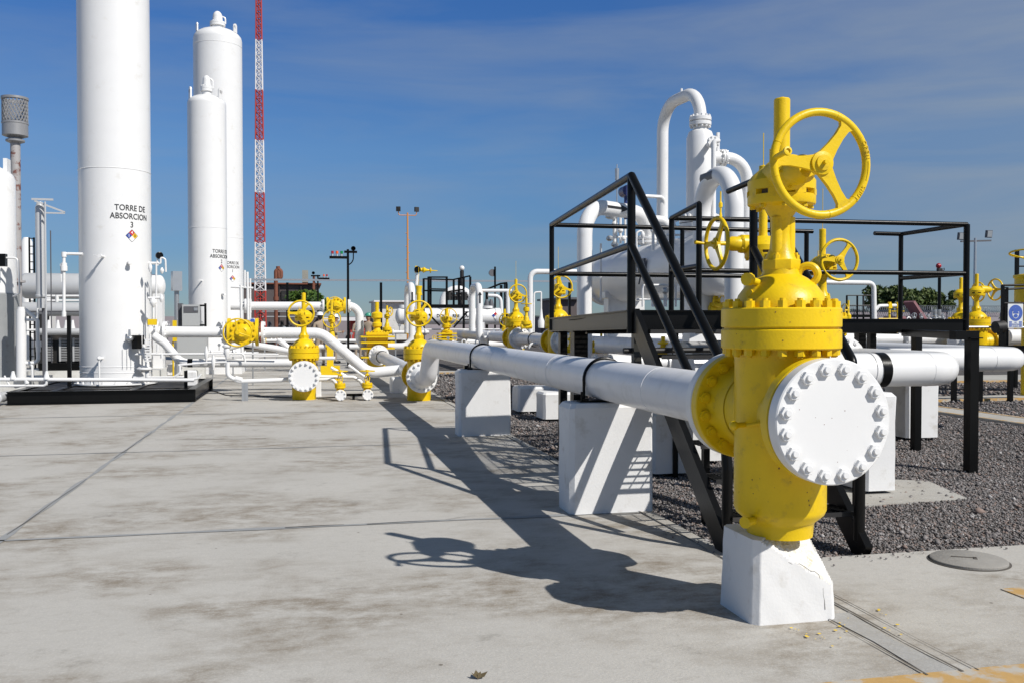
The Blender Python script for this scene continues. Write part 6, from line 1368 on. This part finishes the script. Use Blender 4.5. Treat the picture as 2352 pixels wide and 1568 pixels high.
# ---------------------------------------------------------------- trees, bushes
def tree(name, label, cat, px, Y, rx, rz, zc_y, n=5000, leaf=.16, m='leaf', lumps=16, seed=1, group=None, trunk=True, ry=None):
    R = np.random.default_rng(seed); c = YP(px, zc_y, Y); k = K_(px, Y); RX, RZ = rx * k, rz * k; RY = ry or RX * .8; t = thing(name, label, cat, (c.x, Y, 0), 0, group)
    if trunk:
        b = MB(); b.cyl((c.x, Y, 0), (c.x + .1, Y, c.z - RZ * .3), .16, .10, 10)
        for q in range(6): a = q * 1.05; b.cyl((c.x + .1, Y, max(.4, c.z - RZ * .7)), (c.x + RX * .6 * cos(a), Y + RY * .6 * sin(a), c.z + RZ * .3), .06, .02, 6)
        ob('trunk', b, 'bark', t)
    L = []
    for q in range(lumps):
        a = R.uniform(0, 2 * pi); r = R.uniform(.2, .82); L.append((r * cos(a), r * sin(a), R.uniform(-.55, .72) * (1 - .35 * r), R.uniform(.20, .38)))
    V = np.zeros((n, 4, 3)); 
    for i in range(n):
        l = L[i % lumps]; v = R.normal(0, 1, 3); v /= np.linalg.norm(v); rr = l[3] * R.uniform(.55, 1.08); p = np.array([c.x + (l[0] + v[0] * rr) * RX, Y + (l[1] + v[1] * rr) * RY, c.z + (l[2] + v[2] * rr) * RZ])
        if p[2] < .05: p[2] = .05 + R.uniform(0, .3)
        u = R.normal(0, 1, 3); u /= np.linalg.norm(u); w = np.cross(u, R.normal(0, 1, 3)); w /= np.linalg.norm(w) + 1e-9; s = leaf * R.uniform(.6, 1.3)
        V[i] = [p - u * s, p + w * s * .45, p + u * s, p - w * s * .45]
    b = MB(); b.v = [tuple(x) for x in V.reshape(-1, 3)]; b.f = [(4 * i, 4 * i + 1, 4 * i + 2, 4 * i + 3) for i in range(n)]; ob('crown', b, m, t, flat=True); return t
tree('leafy_tree', 'fresh green leafy tree between the rusty exhaust and the signal posts', 'tree', 706, 52.0, 52, 40, 698, 5200, .17, 'leaf', seed=3)
tree('round_tree', 'broad round dark green tree behind the razor wire at the right', 'tree', 2080, 58.0, 84, 52, 694, 10000, .17, 'leaf2', 22, seed=5)
tree('round_tree', 'smaller tree merging with the right side of the broad dark green tree', 'tree', 2158, 57.0, 50, 42, 702, 4500, .17, 'leaf2', 14, seed=8)
tree('bush', 'low green bush beyond the far right yellow valves', 'bush', 2278, 45.0, 40, 20, 736, 2500, .13, 'leaf', 12, seed=9, trunk=False)
tree('bush', 'low scrubby bush behind the left end of the razor wire', 'bush', 1975, 52.0, 35, 13, 722, 1600, .13, 'leaf2', 10, seed=10, trunk=False)
# perimeter wall and razor wire
grey = mat('perimeter_wall', (.30, .27, .29), .85, noise=.2, nscale=.6)
t = thing('perimeter_wall', 'long low grey-mauve perimeter wall across the background', 'wall', (20, 66, 0)); b = MB(); b.box((10, 66, .95), (240, .25, 1.9)); ob('wall', b, grey, t)
b = MB(); b.box((-95, 30, .95), (.25, 72, 1.9)); b.box((130, 30, .95), (.25, 72, 1.9)); 
t = thing('razor_wire', 'coiled razor wire on thin posts along the fence at the right', 'fence', (YP(2060, 720, 44).x, 44, 0))
x0, x1, z0 = YP(1925, 708, 44).x, YP(2305, 708, 44).x, YP(2050, 709, 44).z; b = MB(); n = 900; b.tube([(x0 + (x1 - x0) * i / n, 44 + .22 * sin(i * .62), z0 + .17 * cos(i * .62)) for i in range(n)], .011, 4); ob('coil', b, 'galv', t)
for i in range(10): x = x0 + (x1 - x0) * i / 9; b = MB(); b.cyl((x, 44, 0), (x, 44, z0 + .1), .03, seg=6); ob('post', b, 'galv', t)
b = MB(); b.box(((x0 + x1) / 2, 44.2, (z0 - .2) / 2), (x1 - x0, .15, z0 - .2)); ob('wall', b, grey, t)
hz = MB(); R = np.random.default_rng(4); n = 160
for i in range(n): a = -1.3 + 2.6 * i / (n - 1); r = 420; hz.v += [(r * sin(a), r * cos(a), -2), (r * sin(a), r * cos(a), 3.0 + 2.5 * sin(i * .31) * sin(i * .13) + R.uniform(0, 1.6)), (r * 1.1 * sin(a), r * 1.1 * cos(a), -2)]
for i in range(n - 1): hz.f += [(3 * i, 3 * i + 3, 3 * i + 4, 3 * i + 1), (3 * i + 1, 3 * i + 4, 3 * i + 5, 3 * i + 2)]
struct('hills', hz, mat('far_scrub', (.10, .13, .12), .9, noise=.3, nscale=.05))
# ---------------------------------------------------------------- right hand distance
t = thing('floodlight_pole', 'pale pole with two square floodlights at far right', 'light pole', (YP(2240, 700, 40).x, 40, 0)); S = lambda x, y: YP(x, y, 40.0)
a = S(2240, 547); b = MB(); b.cyl((a.x, 40, 0), (a.x, 40, a.z), .10, .06, 12); ob('pole', b, 'galv', t); b = MB(); b.beam(S(2207, 555), S(2276, 553), .08, .08); ob('cross_arm', b, 'darkgrey', t)
for x, y in ((2207, 543), (2271, 538)): q = S(x, y); b = MB(); b.box(q, (15 * K_(2240, 40), .12, 17 * K_(2240, 40)), M_=Matrix.Rotation(.15, 3, 'X')); f_ = ob('floodlight', b, 'darkgrey', t); b = MB(); b.box(q + Vector((0, -.075, 0)), (12 * K_(2240, 40), .02, 14 * K_(2240, 40)), M_=Matrix.Rotation(.15, 3, 'X')); ob('lens', b, 'glass', f_)
t = thing('siren_post', 'black post with a small red siren in front of the broad dark tree', 'post', (YP(2158, 700, 36).x, 36, 0)); a = YP(2158, 624, 36)
b = MB(); b.cyl((a.x, 36, 0), (a.x, 36, a.z), .07, seg=10); ob('post', b, 'black', t); b = MB(); b.box(a + Vector((0, 0, .03)), (.2, .15, .22)); b.pipe([a + Vector((.05, 0, 0)), a + Vector((.25, 0, .06)), a + Vector((.22, 0, .16))], .02, .05, 6); ob('bracket', b, 'black_dull', t); b = MB(); b.sphere(a + Vector((-.05, 0, .25)), .12, 12, 8); ob('siren', b, 'lens_red', t)
# piping under / behind the right of the platform
Yw = 19.0; t = pipething('manifold_pipe', 'long white flanged manifold seen below the right of the platform deck', 'pipe', Yw, [([(1840, 779), (2066, 779)], 29), ([(2096, 779), (2186, 779)], 29), ([(2186, 779), (2300, 779)], 27), ([(1840, 797), (2230, 797)], 4), ([(2085, 793), (2085, 806)], 10, 'drain_stub'), ([(2085, 800), (2100, 800)], 10, 'drain_valve')])
for px in (2078, 2090): addflange(t, Yw, px, 779, 44, .06, ax=(1 if px > 2080 else -1, 0, 0), double=False)
b = MB(); q = YP(2178, 779, Yw); b.lathe([(R_(31, 2180, Yw), -.03), (R_(31, 2180, Yw), .03)], q, (1, 0, 0), 28); ob('weld_band', b, 'white', t)
addflange(t, Yw, 2300, 776, 42, .07, ax=(1, 0, 0), double=False)
t = pipething('right_manifold', 'white tapered pipe and yellow flange at the right edge under the sign', 'pipe', 17.5, [([(2312, 774), (2345, 774)], 36)])
addflange(t, 17.5, 2344, 774, 46, .06, ax=(1, 0, 0), double=False); b = MB(); q = YP(2350, 774, 17.5); b.lathe([(.33, .0), (.33, .08), (.24, .12), (.24, 1.2)], q, (1, 0, 0), 32); ob('valve_body', b, 'yellow', t)
t = pipething('vent_bend', 'white pipe running level then dropping behind the right rails', 'pipe', 25.0, [([(1850, 648), (2007, 650), (2009, 790)], 11), ([(2012, 712), (2018, 703), (2062, 702)], 8)])
for px in (2043, 2062):
    q = YP(px, 703, 25); k = K_(px, 25); b = MB(); b.box(q, (9 * k, 9 * k, 11 * k)); b.cyl((q.x, 25, 0), (q.x, 25, q.z), 2.6 * k, seg=10); b.cyl(q + Vector((0, 0, 5 * k)), q + Vector((0, 0, 9 * k)), 4 * k, seg=10); b.beam(q + Vector((0, -.1, -12 * k)), q + Vector((12 * k, -.1, -12 * k)), 1.5 * k, 1.5 * k); single('ball_valve', b, 'yellow_far', 'small yellow valve on a post below the dark tree, %s of two' % ('left' if px < 2050 else 'right'), 'valve')
b = MB()
for px in (2020, 2050, 2064): a = YP(px, 735, 24.0); b.cyl((a.x, 24, 0), (a.x, 24, a.z), .035, seg=6)
a, q = YP(2018, 733, 24.0), YP(2068, 733, 24.0); b.cyl(a, q, .03, seg=6); single('guard_frame', b, 'yellow_far', 'low yellow tube guard frame in front of the small post valves', 'guard frame')
t = thing('far_platform', 'small distant black railed platform below the white level pipe', 'platform', (YP(1970, 740, 30).x, 30, 0)); S = lambda x, y, d=0: YP(x, y, 30.0 + d)
for x in (1945, 1969, 1983, 2000): b = MB(); b.beam(S(x, 679, .5 * (x == 1983)), S(x, 790, 0), .05, .05); ob('post', b, 'black', t)
for y in (679, 702): b = MB(); b.cyl(S(1945, y), S(2000, y), .022, seg=6); ob('handrail', b, 'black', t)
b = MB(); q0, q1 = S(1943, 726), S(2003, 728); b.box(((q0.x + q1.x) / 2, 30.3, q0.z), (q1.x - q0.x, .8, .10)); ob('deck', b, 'black', t)
slim_valve('pale yellow valve with an edge-on wheel beside the right hand gate valve stem', 20.0, 1948, 790, 690, (18, 713), side=(-1, 0, 0), w=.8)
for px in (2147, 2157): 
    q = YP(px, 727, 28); b = MB(); b.lathe([(.05, -.6), (.05, -.1), (.11, -.06), (.05, .0), (.07, .06), (.07, .24)], q, (0, 0, 1), 14); b.cyl(q + Vector((-.2, 0, -.1)), q + Vector((.2, 0, -.1)), .03, seg=8); single('gauge_valve', b, 'galv', 'small capped gauge on the pipework behind the deck edge, %s of a pair' % ('left' if px < 2150 else 'right'), 'gauge')
b = MB(); a, q, w_ = YP(2088, 693, 40), YP(2118, 738, 40), YP(2080, 738, 40); b.beam(a, q, .8, .12); b.box(((a.x + q.x) / 2 - .5, 40.5, q.z / 2), (1.2, 1.0, q.z * 1.3)); single('slanted_roof', b, mat('faded_red_sheet', (.30, .14, .15), .7), 'faded red slanted roof panel seen between the posts below the dark tree', 'shed')
# second platform at the right edge with the safety sign
P = thing('side_platform', 'second black platform at the right edge, carrying the blue and white sign', 'platform', (YP(2300, 800, 15.5).x, 15.5, 0)); S = lambda x, y, d=0: YP(x, y, 15.5 + d)
b = MB(); b.channel(S(2110, 800), (YP(2500, 812, 15.0).x, 15.3, YP(2300, 805, 15.3).z), .08, .16); ob('edge_beam', b, 'black', P)
for x, yt, yb, d in ((2303, 655, 795, 0), (2312, 660, 795, .5), (2298, 755, 795, -.2), (2393, 655, 800, 0)): b = MB(); b.beam(S(x, yt, d), S(x, yb, d), .05, .05); ob('post', b, 'black', P)
for y0, y1, d in ((656, 654, 0), (697, 697, 0), (665, 660, .5)): b = MB(); b.cyl(S(2302, y0, d), S(2400, y1, d), .022, seg=8); ob('handrail', b, 'black', P)
b = MB(); b.cyl(YP(2223, 751, 15.6), YP(2300, 751, 15.6), .018, seg=8); b.cyl(YP(2300, 751, 15.6), YP(2400, 752, 15.6), .018, seg=8); ob('kick_rail', b, 'galv', P)
for x in (2260, 2200, 2330): q = S(x, 805); b = MB(); b.box((q.x, 15.6, q.z / 2 - .1), (.08, .08, q.z + .1)); ob('leg', b, 'black', P)
b = MB(); b.cyl(S(2286, 752), S(2305, 750), .12, seg=14); b.cyl(S(2296, 752), S(2296, 770), .05, seg=10); single('actuator', b, 'black_dull', 'dull black valve actuator lying by the sign post, in front of the white taper pipe', 'actuator')
t = thing('safety_sign', 'white safety sign with a blue round face-protection symbol, at the right edge', 'sign', S(2332, 753)); d = 15.42
a, q = YP(2315, 698, d), YP(2349, 753, d); w_, h_ = q.x - a.x, a.z - q.z; cx, cz = (a.x + q.x) / 2, (a.z + q.z) / 2
b = MB(); b.box((cx, d, cz), (w_, .012, h_)); sg = ob('board', b, 'sign_white', t)
def disc(r, x, z, y, m, nm, sx=1.0, sz=1.0, n=40):
    b = MB(); i = len(b.v); b.v = [(x + r * sx * cos(2 * pi * j / n), y, z + r * sz * sin(2 * pi * j / n)) for j in range(n)]; b.f = [tuple(range(n))]; return ob(nm, b, m, sg)
rc = w_ * .46; zc = a.z - w_ * .52
disc(rc, cx, zc, d - .008, 'sign_blue', 'blue_disc'); disc(rc * .62, cx, zc - rc * .02, d - .010, 'sign_white', 'face_outline', .78, 1.05); disc(rc * .62, cx, zc + rc * .36, d - .012, 'sign_blue', 'helmet_shape', .86, .42)
b = MB(); b.box((cx, d - .013, zc + rc * .02), (rc * .8, .002, rc * .2)); ob('goggles', b, 'sign_blue', sg); disc(rc * .30, cx, zc - rc * .36, d - .013, 'sign_blue', 'mask_shape', 1, .75)
b = MB()
for r_, (y0, h1) in enumerate(((.235, .055), (.15, .055), (.07, .055))):
    b.box((cx - w_ * .33, d - .009, q.z + h_ * y0), (w_ * .18, .002, h_ * h1)); b.box((cx + w_ * .33, d - .009, q.z + h_ * y0), (w_ * .18, .002, h_ * h1))
for L_, y0 in (('USO', .22), ('OBLIGATORIO', .14), ('DE EQUIPO', .06)): tm = text_mesh(L_, h_ * .075, .0005); tm.v = [(x_ * .75, y_, z_) for x_, y_, z_ in tm.v]; place(tm, (cx, d - .009, q.z + h_ * y0), (1, 0, 0), (0, 0, 1)); ob('lettering', tm, 'sign_blue', sg, flat=True)
ob('blue_block', b, 'sign_blue', sg)
t = thing('safety_sign', 'small blue round sign on white behind the wheel valve of the outlet pipe', 'sign', YP(580, 742, 23)); a, q = YP(574, 731, 23), YP(586, 743, 23); b = MB(); b.box(((a.x + q.x) / 2, 23, (a.z + q.z) / 2), (q.x - a.x, .02, a.z - q.z)); sg = ob('board', b, 'sign_white', t); disc((q.x - a.x) * .44, (a.x + q.x) / 2, (a.z + q.z) / 2, 22.985, 'sign_blue', 'blue_disc')
b = MB(); b.cyl(((a.x + q.x) / 2, 23.05, 0), ((a.x + q.x) / 2, 23.05, q.z), .02, seg=6); ob('post', b, 'galv', t)
# large yellow valve at the very edge
t = thing('drum_valve', 'yellow drum-bodied valve cut by the right edge above the sign', 'valve', (YP(2372, 800, 16.5).x, 16.5, 0)); c = YP(2372, 640, 16.5); k = K_(2372, 16.5); Z = lambda y: YP(2372, y, 16.5).z
b = MB(); b.lathe([(34 * k, Z(752)), (34 * k, Z(740)), (24 * k, Z(736)), (24 * k, Z(695)), (37 * k, Z(693)), (37 * k, Z(640)), (40 * k, Z(638)), (40 * k, Z(632)), (15 * k, Z(628)), (12 * k, Z(600))], (c.x, 16.5, 0), seg=36); b.cyl((c.x, 16.5, 0), (c.x, 16.5, Z(740)), 22 * k, seg=24); ob('body', b, 'yellow', t)
b = MB(); b.torus((c.x, 16.5, Z(582)), (.1, .1, 1), 48 * k, 2 * k, 40, 8)
for a in (.3, 2.4, 4.5): b.cyl((c.x, 16.5, Z(600)), (c.x + 48 * k * cos(a), 16.5 + 48 * k * sin(a), Z(582)), 1.6 * k, seg=8)
ob('handwheel', b, 'yellow', t)
b = MB(); p = YP(2336, 574, 18.5); q = YP(2336, 800, 18.5); b.beam(p, (p.x, 18.5, 0), .07, .07); 
for y in (590, 612, 634): b.cyl(YP(2336, y, 18.5), YP(2380, y, 18.5), .02, seg=6)
p2 = YP(2380, 574, 18.5); b.beam(p2, (p2.x, 18.5, 0), .07, .07); single('ladder', b, 'black', 'black ladder rails at the right edge above the sign', 'ladder')
# extra low yellow fittings under the yard's middle
t = pipething('line_drain', 'small white drain stub by the clamp of the pipe joining the valves', 'pipe', 21.5, [([(1216, 800), (1217, 789), (1240, 790), (1242, 800)], 6)])
# power cable lying on the slab
b = MB(); P_ = [G(x, y) + Vector((0, 0, .012)) for x, y in ((480, 880), (483, 895), (520, 908), (600, 910), (700, 915), (790, 912))]; b.pipe(P_, .010, .3, 6); single('cable', b, 'black', 'thin black cable lying on the slab from the skid corner to the drain valves', 'cable')
